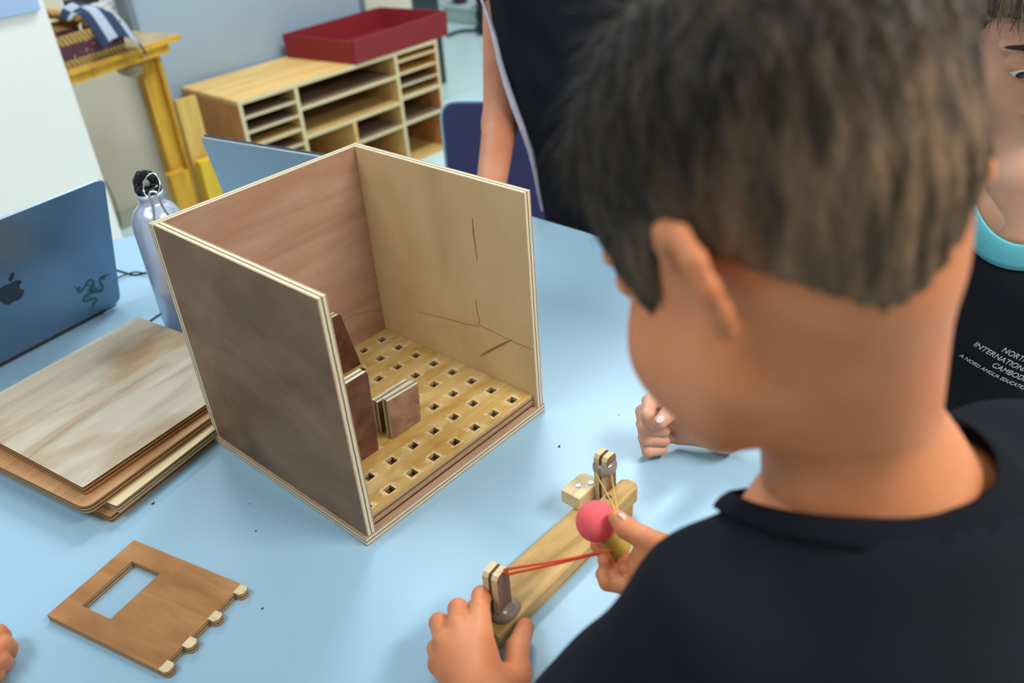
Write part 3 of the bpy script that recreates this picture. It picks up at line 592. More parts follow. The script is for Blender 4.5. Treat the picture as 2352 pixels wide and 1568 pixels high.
bk_ = thing('woven_basket', 'straw basket with purple woven band holding a checked cloth, on the wooden stand', 'basket', bo+e*.12+i_*.12)
def bwall(a, b_, nm, mats):
    for z0, z1, m in ((0, .024, M_straw), (.024, .070, M_purp), (.070, BH, M_straw)):
        n_ = Vector((-(b_-a).y, (b_-a).x, 0)).normalized(); s0 = n_*-.02*(z0/BH); s1 = n_*-.02*(z1/BH); th = n_*.007
        up0, up1 = Vector((0, 0, z0)), Vector((0, 0, z1))
        V = [a+s0+up0, b_+s0+up0, a+s0+th+up0, b_+s0+th+up0, a+s1+up1, b_+s1+up1, a+s1+th+up1, b_+s1+th+up1]
        MB().hexa(V).build('straw_band' if m is M_straw else 'purple_band', m, bk_)
q = [bo, bo+e*BL, bo+e*BL+i_*BWd, bo+i_*BWd]
for k in range(4): bwall(q[k], q[(k+1) % 4], 'wall', None)
MB().prism([(p.x, p.y) for p in q], DZ+.001, DZ+.006).build('basket_base', M_straw, bk_)
P = [q[3]+(q[2]-q[3])*s+Vector((0, 0, BH-.012+.055*math.sin(PI*s))) for s in [k/12 for k in range(13)]]
MB().tube(P, .016, 8).build('rim_arch', M_straw, bk_, smooth=True)
# checked cloth draped on the basket's right end
M_cloth, nt, b = mat('checked_cloth'); N = nt.nodes.new; L = nt.links.new
uv = N('ShaderNodeUVMap'); sp = N('ShaderNodeSeparateXYZ'); L(uv.outputs[0], sp.inputs[0])
def step(sock, f, lo_):
    a = N('ShaderNodeMath'); a.operation = 'MULTIPLY'; a.inputs[1].default_value = f; L(sock, a.inputs[0])
    c = N('ShaderNodeMath'); c.operation = 'FRACT'; L(a.outputs[0], c.inputs[0]); g = N('ShaderNodeMath'); g.operation = 'GREATER_THAN'; g.inputs[1].default_value = lo_; L(c.outputs[0], g.inputs[0]); return g.outputs[0]
s1 = step(sp.outputs[0], 3, .55); s2 = step(sp.outputs[1], 1.3, .75)
mn = N('ShaderNodeMath'); mn.operation = 'SUBTRACT'; L(s1, mn.inputs[0]); L(s2, mn.inputs[1]); ab = N('ShaderNodeMath'); ab.operation = 'ABSOLUTE'; L(mn.outputs[0], ab.inputs[0])
mx = N('ShaderNodeMix'); mx.data_type = 'RGBA'; mx.inputs[6].default_value = rgba(s2l((26, 44, 74))); mx.inputs[7].default_value = rgba(s2l((150, 162, 176))); L(ab.outputs[0], mx.inputs[0]); L(mx.outputs[2], b.inputs['Base Color']); b.inputs['Roughness'].default_value = .9
top = Vector((0, 0, BH)); 
prof = [(-.015, .035), (.0, .06), (.03, .068), (.06, .05), (.085, .02), (.095, -.02), (.098, -.055)]
me_v = []; nu = 13
c0 = bo+e*(BL-.10)+top
for a_i in range(len(prof)):
    for k in range(nu):
        v_ = k/(nu-1); d, zz = prof[a_i]
        if v_ > .8: pass
        hang = -.085*max(0, (.28-v_)/.28)**1.0
        p = c0+e*d*1.45+i_*(-.04+.165*v_)+Vector((0, 0, zz*.75+.012*math.sin(v_*6+a_i*.7)+hang*1.2))
        if v_ < .28: p -= i_*.012*(.28-v_)/.28
        me_v.append(p)
Fq = [(a*nu+k, a*nu+k+1, (a+1)*nu+k+1, (a+1)*nu+k) for a in range(len(prof)-1) for k in range(nu-1)]
cl = mesh('checked_cloth', me_v, Fq, M_cloth, origin=c0, smooth=True)
uvl = cl.data.uv_layers.new(name='UVMap')
for pl in cl.data.polygons:
    for li in pl.loop_indices: vi = cl.data.loops[li].vertex_index; uvl.data[li].uv = (vi // nu/(len(prof)-1), vi % nu/(nu-1))
sm = cl.modifiers.new('solid', 'SOLIDIFY'); sm.thickness = .004; ss = cl.modifiers.new('sub', 'SUBSURF'); ss.levels = ss.render_levels = 2
tag(cl, 'navy and white checked cloth draped over the basket rim', 'cloth')
# signs behind the basket
def text(body, size, mw, m, name, parent, ext=.0004, align='LEFT', bold=0):
    c = bpy.data.curves.new(name, 'FONT'); c.body = body; c.size = size; c.extrude = ext; c.align_x = align; c.offset = bold
    o = bpy.data.objects.new(name, c); COL.objects.link(o)
    dg = bpy.context.evaluated_depsgraph_get(); me = bpy.data.meshes.new_from_object(o.evaluated_get(dg)); bpy.data.objects.remove(o)
    me.materials.clear(); me.materials.append(m); me.name = name
    o2 = bpy.data.objects.new(name, me); return link(o2, parent, mw)
M_ink = plain('black_print', (.01, .01, .012), .5); M_wt = plain('white_print', (.85, .87, .9), .5)
yw = 2.90
lo_l = aty(148, 20, yw); lo_r = aty(196, 8, yw)
t = thing('sign', 'black sign with white lettering on the wall above the basket', 'sign', (lo_l.x, yw, lo_l.z))
wd = (lo_r.x-lo_l.x)
MB().box((lo_l.x-.008, yw-.004, lo_l.z-.012), (lo_l.x+.15, yw, lo_l.z+.11)).build('sheet', M_wt, t)
MB().box((lo_l.x, yw-.006, lo_l.z), (lo_l.x+.135, yw-.004, lo_l.z+.1)).build('black_panel', M_ink, t)
text('innova', .042, frame((lo_l.x+.004, yw-.006, lo_l.z+.028), (1, 0, 0), (0, 0, 1)), M_wt, 'lettering', t)
a = aty(212, 34, yw)
t = thing('poster', 'small white poster with a red heart and green leaves on the wall behind the cloth', 'poster', (a.x, yw, a.z))
MB().box((a.x-.012, yw-.003, a.z-.03), (a.x+.13, yw, a.z+.14)).build('sheet', M_wt, t)
M_hr = plain('red_print', s2l((150, 50, 44)), .6); M_gr = plain('green_print', s2l((70, 130, 80)), .6); M_pk = plain('pink_print', s2l((205, 150, 150)), .6)
hp = [(0, -.5), (.45, -.05), (.6, .35), (.35, .6), (0, .35), (-.35, .6), (-.6, .35), (-.45, -.05)]
fm = frame((a.x, yw-.003, a.z), (1, 0, 0), (0, 0, 1))
MB().prism([(.052+x*.026, .05+y*.026) for x, y in outline(hp, 4)], 0, .001).build('heart_print', M_hr, t, mw=fm)
for (cx, cy, s) in ((.008, .05, .010), (.014, .024, .009), (.088, .008, .008)):
    MB().prism([(cx+x*s, cy+y*s*1.5) for x, y in outline([(0, -.8), (.5, 0), (0, .8), (-.5, 0)], 4)], 0, .001).build('leaf_print', M_gr, t, mw=fm)
text('sweet', .016, frame((a.x+.016, yw-.003, a.z+.014), (1, 0, 0), (0, 0, 1)), M_gr, 'lettering', t); text('treat', .016, frame((a.x+.06, yw-.003, a.z+.022), (1, 0, 0), (0, 0, 1)), M_pk, 'lettering', t)
# cable hanging down the wall behind the silver laptop
P = [aty(x, y, 2.87) for x, y in ((215, 392), (238, 415), (256, 445), (268, 480), (276, 510), (272, 535), (262, 520), (256, 505))]
tag(MB().tube(smooth_curve(P, 6), .0028, 8).build('cable', plain('dark_wall_cable', s2l((60, 70, 62)), .6), origin=P[0], smooth=True), 'dark cable hanging on the wall behind the silver laptop', 'cable')
# ---------------------------------------------------------------- far right background
M_dark = plain('dark_slate_cabinet', s2l((38, 54, 62)), .5); M_slate = plain('blue_grey_door', s2l((82, 108, 122)), .45)
t = thing('storage_cabinet', 'tall dark cabinet beyond the end of the wall', 'cabinet', (3.0, 3.4, 0))
MB().box((2.80, 3.21, 0), (3.235, 3.6, 1.2)).build('body', M_dark, t, bevel=.004)
MB().box((2.82, 3.20, .05), (3.03, 3.21, 1.15)).build('door', M_slate, t, bevel=.003)
M_wp = plain('white_planter', s2l((196, 212, 208)), .5)
a, c = aty(1026, 52, 4.3), aty(1112, 64, 4.3)
t = thing('planter_box', 'white low planter box on the tiled floor in the far background', 'planter', (4.59, 4.2, 0))
MB().box((4.44, 3.95, 0), (4.74, 4.44, .10)).build('trough', M_wp, t, bevel=.01); MB().box((4.42, 3.93, .10), (4.76, 4.46, .125)).build('rim', M_wp, t, bevel=.006)
M_pot = plain('purple_flowerpot', s2l((92, 52, 96)), .5); M_leaf = plain('bright_green_leaf', s2l((60, 190, 20)), .5)
pc = Vector((4.52, 4.33, .125))
t = thing('flowerpot', 'purple flowerpot standing on the white planter box', 'pot', pc); MB().lathe([(.05, 0), (.075, .13), (.08, .13), (.08, .15), (.07, .15), (.06, .1)], pc, 24).build('pot', M_pot, t, smooth=True)
pc = Vector((4.52, 4.07, .125))
t = thing('potted_plant', 'bright green leafy plant in a black pot on the white planter box', 'plant', pc)
MB().lathe([(.06, 0), (.08, .10), (.085, .12), (.075, .12), (.06, .1)], pc, 24).build('pot', M_ink, t, smooth=True)
mb = MB(); random.seed(4)
for k in range(60):
    an = random.random()*2*PI; el_ = random.random()*1.2+.1; r = .04+random.random()*.05
    d = Vector((math.cos(an)*math.cos(el_), math.sin(an)*math.cos(el_), math.sin(el_))); c = pc+Vector((0, 0, .11))+d*r; s = d.cross(Vector((0, 0, 1))).normalized()*.02; u_ = d*.035
    mb.add([c-u_, c+s, c+u_, c-s, c+Vector((0, 0, .004))], [(0, 1, 4), (1, 2, 4), (2, 3, 4), (3, 0, 4), (3, 2, 1, 0)])
mb.build('leaves', M_leaf, t)
bc = atz(1100, 80, 0)
V, F = sdf([el(bc+Vector((.12, -.02, .12)), (.12, .10, .13)), el(bc+Vector((.16, .05, .26)), (.09, .08, .12)), el(bc+Vector((.05, -.03, .05)), (.09, .06, .05))], .012)
tag(mesh('bag', V, F, plain('black_fabric_bag', s2l((20, 34, 34)), .8), origin=bc, smooth=True), 'black bag slumped on the floor beside the white planter', 'bag')
P = [atz(x, y, .012) for x, y in ((1028, 82), (1048, 74), (1068, 70), (1085, 70), (1100, 66))]
tag(MB().tube(smooth_curve(P, 6), .012, 8).build('strap', M_cab, origin=P[0], smooth=True), 'dark strap lying on the tiled floor beside the red tray', 'strap')
# ---------------------------------------------------------------- navy chair
M_navy = plain('navy_plastic', s2l((62, 60, 112)), .4); M_rim = plain('pale_blue_rim', s2l((150, 185, 205)), .4)
a = atz(1012, 238, .80); c = atz(1104, 238, .80); hu = (c-a); hu.z = 0; hu.normalize()
ch = thing('plastic_chair', 'navy blue plastic chair with pale rim at the far side of the table', 'chair', (a.x+hu.x*.2, a.y+hu.y*.2, 0))
fw = Vector((hu.y, -hu.x, 0))            # toward the table
if fw.dot(Vector((.1, .3, 0))-a) < 0: fw = -fw
bm_ = frame(a-hu*.0+Vector((0, 0, -.40)), hu, Vector((0, 0, 1))-fw*(-.16))
bm_ = frame(a-Vector((0, 0, .42))+fw*.07, hu, Vector((0, 0, 1))-fw*.17)
PB = rounded([(.02, 0), (.40, 0), (.42, .43), (0, .43)], .045, 6)
MB().prism(PB, -.006, .006).build('backrest', M_navy, ch, mw=bm_, bevel=.003)
rim = [Vector((p[0], p[1], 0)) for p in PB]; Rb = MB().tube(rim, .0062, 8, closed=True)
Rb.build('back_rim', M_rim, ch, mw=bm_, smooth=True)
so = a+hu*.02-Vector((0, 0, .38))+fw*.09
sp_ = [so, so+hu*.4, so+hu*.4+fw*.33, so+fw*.33]
z0 = so.z
MB().prism(rounded([(p.x, p.y) for p in sp_], .05, 5), z0-.012, z0+.006).build('seat', M_navy, ch, bevel=.003)
for p, q_ in zip(sp_, ((1, -1), (-1, -1), (-1, 1), (1, 1))):
    tp = p+hu*.05*q_[0]-fw*.05*q_[1]; ft = p-hu*.01*q_[0]+fw*.01*q_[1]
    MB().tube([Vector((ft.x, ft.y, 0)), Vector((tp.x, tp.y, z0-.01))], .012, 10).build('leg', M_leg, ch, smooth=True)
for s in (.1, .3):
    MB().tube([a+hu*s-Vector((0, 0, .39))+fw*.10, a+hu*s-Vector((0, 0, .30))+fw*.055], .01, 8).build('back_support', M_navy, ch, smooth=True)
# ================================================================ PEOPLE
def skin(name, c, c2):
    m, nt, b = mat(name); N = nt.nodes.new; L = nt.links.new; tc = N('ShaderNodeTexCoord')
    n = N('ShaderNodeTexNoise'); n.inputs['Scale'].default_value = 14; n.inputs['Detail'].default_value = 5; L(tc.outputs['Object'], n.inputs['Vector'])
    r = N('ShaderNodeValToRGB'); r.color_ramp.elements[0].position = .35; r.color_ramp.elements[1].position = .7; r.color_ramp.elements[0].color = rgba(s2l(c2)); r.color_ramp.elements[1].color = rgba(s2l(c)); L(n.outputs['Fac'], r.inputs[0])
    L(r.outputs[0], b.inputs['Base Color']); b.inputs['Roughness'].default_value = .5; b.inputs['Specular IOR Level'].default_value = .35
    b.inputs['Subsurface Weight'].default_value = .18; b.inputs['Subsurface Radius'].default_value = (1, .35, .2); b.inputs['Subsurface Scale'].default_value = .006
    n2 = N('ShaderNodeTexNoise'); n2.inputs['Scale'].default_value = 260; n2.inputs['Detail'].default_value = 3; L(tc.outputs['Object'], n2.inputs['Vector'])
    bp = N('ShaderNodeBump'); bp.inputs['Strength'].default_value = .12; bp.inputs['Distance'].default_value = .001; L(n2.outputs['Fac'], bp.inputs['Height']); L(bp.outputs[0], b.inputs['Normal'])
    return m
M_skin = skin('tan_skin', (215, 142, 100), (196, 116, 74)); M_skin2 = skin('fair_skin', (216, 168, 144), (200, 144, 118)); M_skin3 = skin('warm_skin', (214, 146, 114), (200, 126, 96))
M_nail = plain('fingernail', s2l((226, 186, 186)), .3); M_lip = plain('lip', s2l((168, 92, 82)), .5)
M_eyew = plain('eye_white', (.7, .7, .68), .2); M_iris = plain('dark_iris', (.02, .012, .008), .1)
M_shirt = plain('black_jersey_cloth', s2l((25, 27, 34)), .95, noise=.14, nscale=9, bump=.25, bscale=500, spec=.12)
M_cyan = plain('cyan_neck_trim', s2l((84, 168, 186)), .8, bump=.2, bscale=500); M_piping = plain('pale_side_piping', s2l((200, 196, 214)), .7)
M_short = plain('dark_navy_shorts', s2l((28, 32, 46)), .85)
M_shoe = plain('grey_shoe', s2l((70, 72, 78)), .6)
def hair_mat(name, dark, light, sc=(60, 60, 14), pos=(.42, .66), d2=None, l2=None):
    m, nt, b = mat(name); N = nt.nodes.new; L = nt.links.new; tc = N('ShaderNodeTexCoord'); mp = N('ShaderNodeMapping'); mp.inputs['Scale'].default_value = sc; L(tc.outputs['Object'], mp.inputs[0])
    n = N('ShaderNodeTexNoise'); n.inputs['Scale'].default_value = 1; n.inputs['Detail'].default_value = 6; L(mp.outputs[0], n.inputs['Vector'])
    r = N('ShaderNodeValToRGB'); r.color_ramp.elements[0].position = pos[0]; r.color_ramp.elements[1].position = pos[1]; r.color_ramp.elements[0].color = rgba(s2l(dark)); r.color_ramp.elements[1].color = rgba(s2l(light)); L(n.outputs['Fac'], r.inputs[0])
    out = r.outputs[0]
    if d2:
        r2 = N('ShaderNodeValToRGB'); r2.color_ramp.elements[0].position = pos[0]-.08; r2.color_ramp.elements[1].position = pos[1]-.04; r2.color_ramp.elements[0].color = rgba(s2l(d2)); r2.color_ramp.elements[1].color = rgba(s2l(l2)); L(n.outputs['Fac'], r2.inputs[0])
        at_ = N('ShaderNodeAttribute'); at_.attribute_name = 'fade'; mx = N('ShaderNodeMix'); mx.data_type = 'RGBA'; L(at_.outputs['Fac'], mx.inputs[0]); L(r.outputs[0], mx.inputs[6]); L(r2.outputs[0], mx.inputs[7]); out = mx.outputs[2]
    L(out, b.inputs['Base Color']); b.inputs['Roughness'].default_value = .6; b.inputs['Specular IOR Level'].default_value = .3
    return m
class Head:
    def __init__(s, o, az, pitch, roll, k=1.0):
        s.o = Vector(o); s.k = k
        s.R = (Matrix.Rotation(math.radians(az-90), 3, 'Z') @ Matrix.Rotation(math.radians(-pitch), 3, 'X') @ Matrix.Rotation(math.radians(roll), 3, 'Y'))
        s.n = np.array(s.R)
    def p(s, x, y, z): return s.o+s.R @ (Vector((x, y, z))*s.k)
    def e(s, c, r, k=.01, rx=0, rz=0, ry=0, sub=False):
        Rl = Matrix.Rotation(math.radians(rz), 3, 'Z') @ Matrix.Rotation(math.radians(ry), 3, 'Y') @ Matrix.Rotation(math.radians(rx), 3, 'X')
        return el(s.p(*c), [a*s.k for a in r], np.array(s.R @ Rl), k*s.k, sub)
    def c(s, a, b, ra, rb, k=.008): return rc(s.p(*a), s.p(*b), ra*s.k, rb*s.k, k*s.k)
    def skull(s):
        return [s.e((0, -.014, .040), (.0715, .090, .078)), s.e((0, -.030, .012), (.058, .060, .056), .02), s.e((0, .030, -.012), (.058, .056, .080), .02)]
    def prims(s):
        P = s.skull()+[s.e((0, .042, -.064), (.045, .042, .024), .02), s.e((0, .076, -.080), (.017, .012, .012), .014),
             s.c((-.045, .014, -.050), (-.028, .058, -.076), .019, .016, .025), s.c((.045, .014, -.050), (.028, .058, -.076), .019, .016, .025)]
        for sg in (-1, 1):
            P += [s.e((sg*.036, .052, -.034), (.031, .030, .036), .015), s.c((sg*.012, .083, .026), (sg*.044, .070, .026), .008, .007, .01),
                  s.e((sg*.030, .090, .008), (.014, .010, .009), .008, sub=True)]
            P += [s.e((sg*.030, .0765, .010), (.0142, .0122, .0118), .003)]
        P += [s.c((0, .080, .014), (0, .093, -.018), .006, .009, .008), s.e((0, .092, -.024), (.0105, .010, .008), .005), s.e((-.011, .089, -.026), (.006, .008, .006), .004), s.e((.011, .089, -.026), (.006, .008, .006), .004)]
        P += [s.e((0, .084, -.046), (.022, .011, .0065), .004), s.e((0, .083, -.056), (.019, .011, .007), .004)]
        for sg in (-1, 1):           # ears: shell, rolled rim, lobe
            q = lambda x, y, z: (sg*x, y, z)
            rim = [(.068, -0.015, .000), (.073, -0.013, .010), (.079, -0.019, .018), (.086, -0.030, .022), (.091, -0.043, .018), (.093, -0.049, .007), (.091, -0.048, -.006), (.084, -0.041, -.016), (.075, -0.030, -.024), (.069, -0.022, -.021)]
            P += [s.e(q(.079, -.032, -.001), (.003, .019, .020), .004, rz=sg*38)]
            P += [s.c(q(*rim[i]), q(*rim[i+1]), .0048, .0048 if i < 7 else .0056, .003) for i in range(len(rim)-1)]
            P += [s.e(q(.076, -.018, -.002), (.005, .006, .009), .004, sub=True)]
        return P
def face_parts(h, root, lip=True):
    mb = MB(); mi = MB()
    for sg in (-1, 1):
        c = h.p(sg*.030, .0775, .0065); prof = [(max(1e-5, .0112*h.k*math.sin(PI*i/14)), -.0112*h.k*math.cos(PI*i/14)) for i in range(15)]
        ob = MB().lathe(prof, c, 20).build('eye', M_eyew, root, smooth=True)
        c2 = h.p(sg*.030, .0838, .003); prof = [(max(1e-5, .0060*h.k*math.sin(PI*i/10)), -.0060*h.k*math.cos(PI*i/10)) for i in range(11)]
        MB().lathe(prof, c2, 16).build('iris', M_iris, ob, smooth=True)
        V, F = sdf([h.c((sg*.014, .0905, .026), (sg*.030, .0865, .031), .0026, .003, .002), h.c((sg*.030, .0865, .031), (sg*.047, .074, .027), .003, .0015, .002)], .0016)
        mesh('eyebrow', V, F, M_hairA, root, smooth=True)
    V, F = sdf([h.c((-.019, .0875, -.050), (0, .0945, -.049), .0022, .0042, .003), h.c((0, .0945, -.049), (.019, .0875, -.050), .0042, .0022, .003), h.c((-.013, .089, -.055), (.013, .089, -.055), .0042, .0042, .004)], .0016)
    mesh('lips', V, F, M_lip, root, smooth=True)
s_neck = [Vector((0, 0, 0)), Vector((0, 0, .01)), .01, .01]
def hair_field(h, thick, region):
    """skull surface pushed out by thick(local) and kept where region(local) < 0"""
    def post(F, P):
        q = (P-np.array(h.o)) @ h.n/h.k
        E3 = np.eye(3); a_ = np.array
        def sm(x, y, k=.02): H = np.clip(.5+.5*(x-y)/k, 0, 1); return x*(1-H)+y*H-k*H*(1-H)
        d = sm(sm(d_el(q, a_((0, -.014, .040)), a_((.0715, .090, .078)), E3), d_el(q, a_((0, -.030, .012)), a_((.058, .060, .056)), E3)), d_el(q, a_((0, .030, -.012)), a_((.058, .056, .080)), E3))
        nkv = np.array(s_neck[0]-h.o) @ h.n/h.k; nk2 = np.array(s_neck[1]-h.o) @ h.n/h.k; d = sm(d, d_rc(q, nkv, nk2, s_neck[2]/h.k, s_neck[3]/h.k))
        f = d-thick(q); g = region(q)
        k = .008; H = np.clip(.5-.5*(f-g)/k, 0, 1)
        return ((f*(1-H)+g*H)+k*H*(1-H))*h.k
    return post
M_hairA = hair_mat('dark_brown_hair', (22, 18, 15), (70, 55, 43), (110, 110, 16), (.40, .68), (58, 44, 33), (128, 100, 76)); M_hairC = hair_mat('ash_brown_hair', (70, 58, 48), (150, 130, 110))
M_hairB = hair_mat('black_hair', (14, 12, 12), (40, 34, 30))
def sstep(x, a, b): t = np.clip((x-a)/(b-a), 0, 1); return t*t*(3-2*t)
def region_boy(q):
    x, y, z = np.abs(q[..., 0]), q[..., 1], q[..., 2]
    # lower limit of the hair as a height that depends on how far forward we are
    lim = np.interp(y, [-.12, -.092, -.072, -.050, -.026, -.008, .006, .022, .036, .050, .068, .11], [-.074, -.072, -.052, -.020, .012, .024, .016, -.004, -.010, .012, .048, .064])
    lim = lim+(1.2*np.clip(q[..., 0]+.026, 0, .08)+.25*np.clip(-q[..., 0]-.03, 0, .05))*sstep(-y, .03, .06)
    return (lim-z)*.8
def thick_boy(q):
    z, y = q[..., 2], q[..., 1]; t = .0055+.011*sstep(z, .02, .085)+.0015*sstep(y, .0, .08)*sstep(z, .0, .05)
    a = np.arctan2(q[..., 0], q[..., 1]+.014); return t+.0012*np.sin(a*46+z*60)+.0008*np.sin(a*91-z*110)
def strands(name, V, Fq, h, n, ln, r, m, root, comb=(0, .35, -1), zmin=-1, seed=1):
    rnd = np.random.RandomState(seed); Vn = np.asarray(V); Fn = np.asarray(Fq)
    c = Vn[Fn].mean(1); e1 = Vn[Fn[:, 2]]-Vn[Fn[:, 0]]; e2 = Vn[Fn[:, 3]]-Vn[Fn[:, 1]]; N_ = np.cross(e1, e2); A = np.linalg.norm(N_, axis=1); N_ /= A[:, None]+1e-12
    ctr = np.array(h.p(0, -.01, .02)); keep = ((c-ctr)*N_).sum(1) > 0
    loc = (c-np.array(h.o)) @ h.n/h.k; keep &= loc[:, 2] > zmin
    pr = A*keep; idx = rnd.choice(len(c), n, p=pr/pr.sum()); cb = np.array(h.R @ Vector(comb))
    W_, Q = [], []
    for i in idx:
        nn = N_[i]; d = cb-nn*(cb@nn)+rnd.normal(0, .22, 3); d /= np.linalg.norm(d)+1e-9; p = c[i]-nn*.001; L_ = ln(loc[i])*rnd.uniform(.6, 1.3)
        s = np.cross(d, nn); s /= np.linalg.norm(s)+1e-9; base = len(W_)
        for k, (t, w_) in enumerate(((0, 1), (.4, .9), (.75, .7), (1, .1))):
            q = p+d*L_*t+nn*(L_*.16*math.sin(t*1.9)); u2 = nn*.6*r*w_
            W_ += [q+s*r*w_, q-s*r*w_, q+u2*1.4]
        for k in range(3):
            for a in range(3): b_ = (a+1) % 3; Q.append((base+3*k+a, base+3*k+b_, base+3*k+3+b_, base+3*k+3+a))
        Q.append((base, base+2, base+1)); Q.append((base+9, base+10, base+11))
    o = mesh(name, W_, Q, m, root); return tag(o, kind='stuff')
def hand_parts(nails, root):
    for c, d, n_, s in nails:      # centre, direction along the finger, outward normal, size
        d = Vector(d).normalized(); n_ = Vector(n_); n_ = (n_-d*n_.dot(d)).normalized(); x = d.cross(n_)
        V, F = sdf([el(c, (s*.72, s, s*.25), np.array(Matrix((x, d, n_)).transposed()), .001)], s*.14)
        mesh('fingernail', V, F, M_nail, root, smooth=True)
# ---------------------------------------------------------------- boy in the foreground
HA = Head(at(1792, 552, .415), 75, 36, 0, .99)
C7 = at(2078, 1120, .455)
ctr_dir = math.radians(72); fwd = Vector((math.cos(ctr_dir), math.sin(ctr_dir), 0)); rgt = Vector((fwd.y, -fwd.x, 0))
nb = C7+fwd*.035+Vector((0, 0, -.015))           # base of the neck
SLs = nb-rgt*.092+Vector((0, 0, -.070))-fwd*.005; SRs = nb+rgt*.135+Vector((0, 0, -.068))-fwd*.02
chest = nb-fwd*.035+Vector((0, 0, -.14)); waist = chest-fwd*.10+Vector((0, 0, -.22)); hip = waist-fwd*.03+Vector((0, 0, -.13))
WLp = atz(1105, 1610, TZ+.055); WRp = at(1590, 1300, .70)
ELp = (SLs+WLp)/2-fwd*.03-rgt*.05+Vector((0, 0, -.05)); ERp = (SRs+WRp)/2+Vector((.02, -.05, -.07))
Rt = np.array(Matrix((rgt, fwd, Vector((0, 0, 1)))).transposed())
torso = [el(chest+Vector((0, 0, .04)), (.125, .085, .12), Rt, .03), el(waist, (.105, .078, .15), Rt, .05), el(hip, (.118, .088, .10), Rt, .04),
         rc(nb+Vector((0, 0, -.035))-fwd*.02, SLs, .045, .042, .03), rc(nb+Vector((0, 0, -.035))-fwd*.02, SRs, .045, .042, .03), el(nb-fwd*.045+Vector((0, 0, -.075)), (.09, .045, .06), Rt, .03)]
nk0 = HA.p(.004, -.034, -.030)
s_neck[:] = [nk0, nb-fwd*.008, .038, .038]
neck = [rc(nk0, nb-fwd*.008, .038, .038, .03), rc(nb-fwd*.008, nb-fwd*.01+Vector((0, 0, -.05)), .046, .066, .03), rc(nb-fwd*.02, nb-fwd*.02+rgt*.06+Vector((0,0,-.045)), .045, .040, .03)]
legs = []
for sg in (-1, 1):
    a = hip+rgt*sg*.06+Vector((0, 0, -.05)); kx = a+fwd*.02; legs += [rc(a, Vector((kx.x, kx.y, .42)), .07, .048, .02), rc((kx.x, kx.y, .42), (kx.x-fwd.x*.02, kx.y-fwd.y*.02, .09), .046, .03, .01)]
armsU = lambda S, E: [rc(S, E, .040, .034, .02)]
foreL = [rc(ELp, WLp, .033, .0235, .01)]; foreR = [rc(ERp, WRp, .033, .0225, .01)]
low = 0.08
headV = sdf(HA.prims()+neck, .0022)
bodyV = sdf(torso+legs+armsU(SLs, ELp)+armsU(SRs, ERp)+foreL+foreR+[rc(nb-fwd*.008, nb-fwd*.01+Vector((0, 0, -.05)), .044, .060, .03)], .005)
# left hand gripping the near end of the beam
def hand(palm, fingers, k=.0035, kf=.0022, h=.0011):
    return sdf(palm+sum([chain(P, r, kf) for P, r in fingers], []), h)
g = atz
mcp = [g(1100, 1418, TZ+.056), g(1052, 1440, TZ+.059), g(1020, 1474, TZ+.055), g(1008, 1524, TZ+.046)]
wr = WLp
palmL = [rc(wr, mcp[0], .020, .0110, .009), rc(wr, mcp[1], .020, .0110, .009), rc(wr, mcp[2], .019, .0105, .009), rc(wr, mcp[3], .018, .0098, .009), el((wr+mcp[1])/2+Vector((0, 0, -.004)), (.024, .022, .012), None, .012), rc(wr, g(1190, 1545, TZ+.030), .017, .013, .010), rc(ELp*.25+wr*.75, wr, .0265, .021, .01)]
FL = [([mcp[0], g(1106, 1368, TZ+.050), g(1122, 1372, TZ+.030), g(1138, 1380, TZ+.024)], [.0100, .0092, .0080, .0070]),
      ([mcp[1], g(1052, 1398, TZ+.050), g(1062, 1412, TZ+.024), g(1085, 1425, TZ+.012)], [.0102, .0093, .0080, .0070]),
      ([mcp[2], g(1008, 1430, TZ+.044), g(1022, 1452, TZ+.018), g(1050, 1465, TZ+.009)], [.0098, .0088, .0076, .0066]),
      ([mcp[3], g(1001, 1488, TZ+.036), g(1018, 1510, TZ+.014), g(1040, 1515, TZ+.008)], [.0090, .0078, .0066, .006]),
      ([g(1185, 1560, TZ+.034), g(1188, 1490, TZ+.026), g(1206, 1440, TZ+.016)], [.0135, .0112, .0088])]
handL = hand(palmL, FL, kf=.0035)
nailsL = [(g(1209, 1434, TZ+.021), (.3, .8, -.1), (.3, -.6, .7), .0058)]
# right hand pinching the grip
t_ = lambda x, y, d: at(x, y, d)
palmR = [rc(WRp, t_(1500, 1292, .735), .0215, .016, .01), rc(WRp, t_(1490, 1265, .735), .018, .012, .01), el(t_(1490, 1300, .742), (.020, .018, .015), None, .01), rc(ERp*.3+WRp*.7, WRp, .0265, .022, .01)]
FR = [([t_(1530, 1262, .715), t_(1478, 1235, .735), t_(1437, 1212, .742), t_(1418, 1190, .748)], [.0125, .0100, .0095, .0078]),
      ([t_(1480, 1290, .745), t_(1430, 1292, .775), t_(1392, 1272, .792), t_(1372, 1252, .795)], [.0092, .0085, .0076, .0068]),
      ([t_(1485, 1310, .74), t_(1440, 1318, .76), t_(1398, 1310, .765), t_(1390, 1286, .762)], [.0092, .0085, .0078, .0068]),
      ([t_(1490, 1325, .735), t_(1440, 1345, .75), t_(1396, 1336, .758), t_(1385, 1318, .762)], [.0088, .0082, .0078, .0068]),
      ([t_(1495, 1335, .73), t_(1455, 1352, .735), t_(1420, 1340, .745), t_(1412, 1320, .750)], [.008, .0072, .0066, .006])]
handR = hand(palmR, FR)
nailsR = [(t_(1432, 1186, .7405), (-.1, .5, .2), (.2, .3, .9), .0052)]
boy = thing('person', 'boy with short dark brown hair in a black t-shirt seen from behind, pulling the slingshot', 'person', (hip.x, hip.y, 0))
V, F = cat(headV, bodyV, handL, handR)
mesh('body', V, F, M_skin, boy, smooth=True)
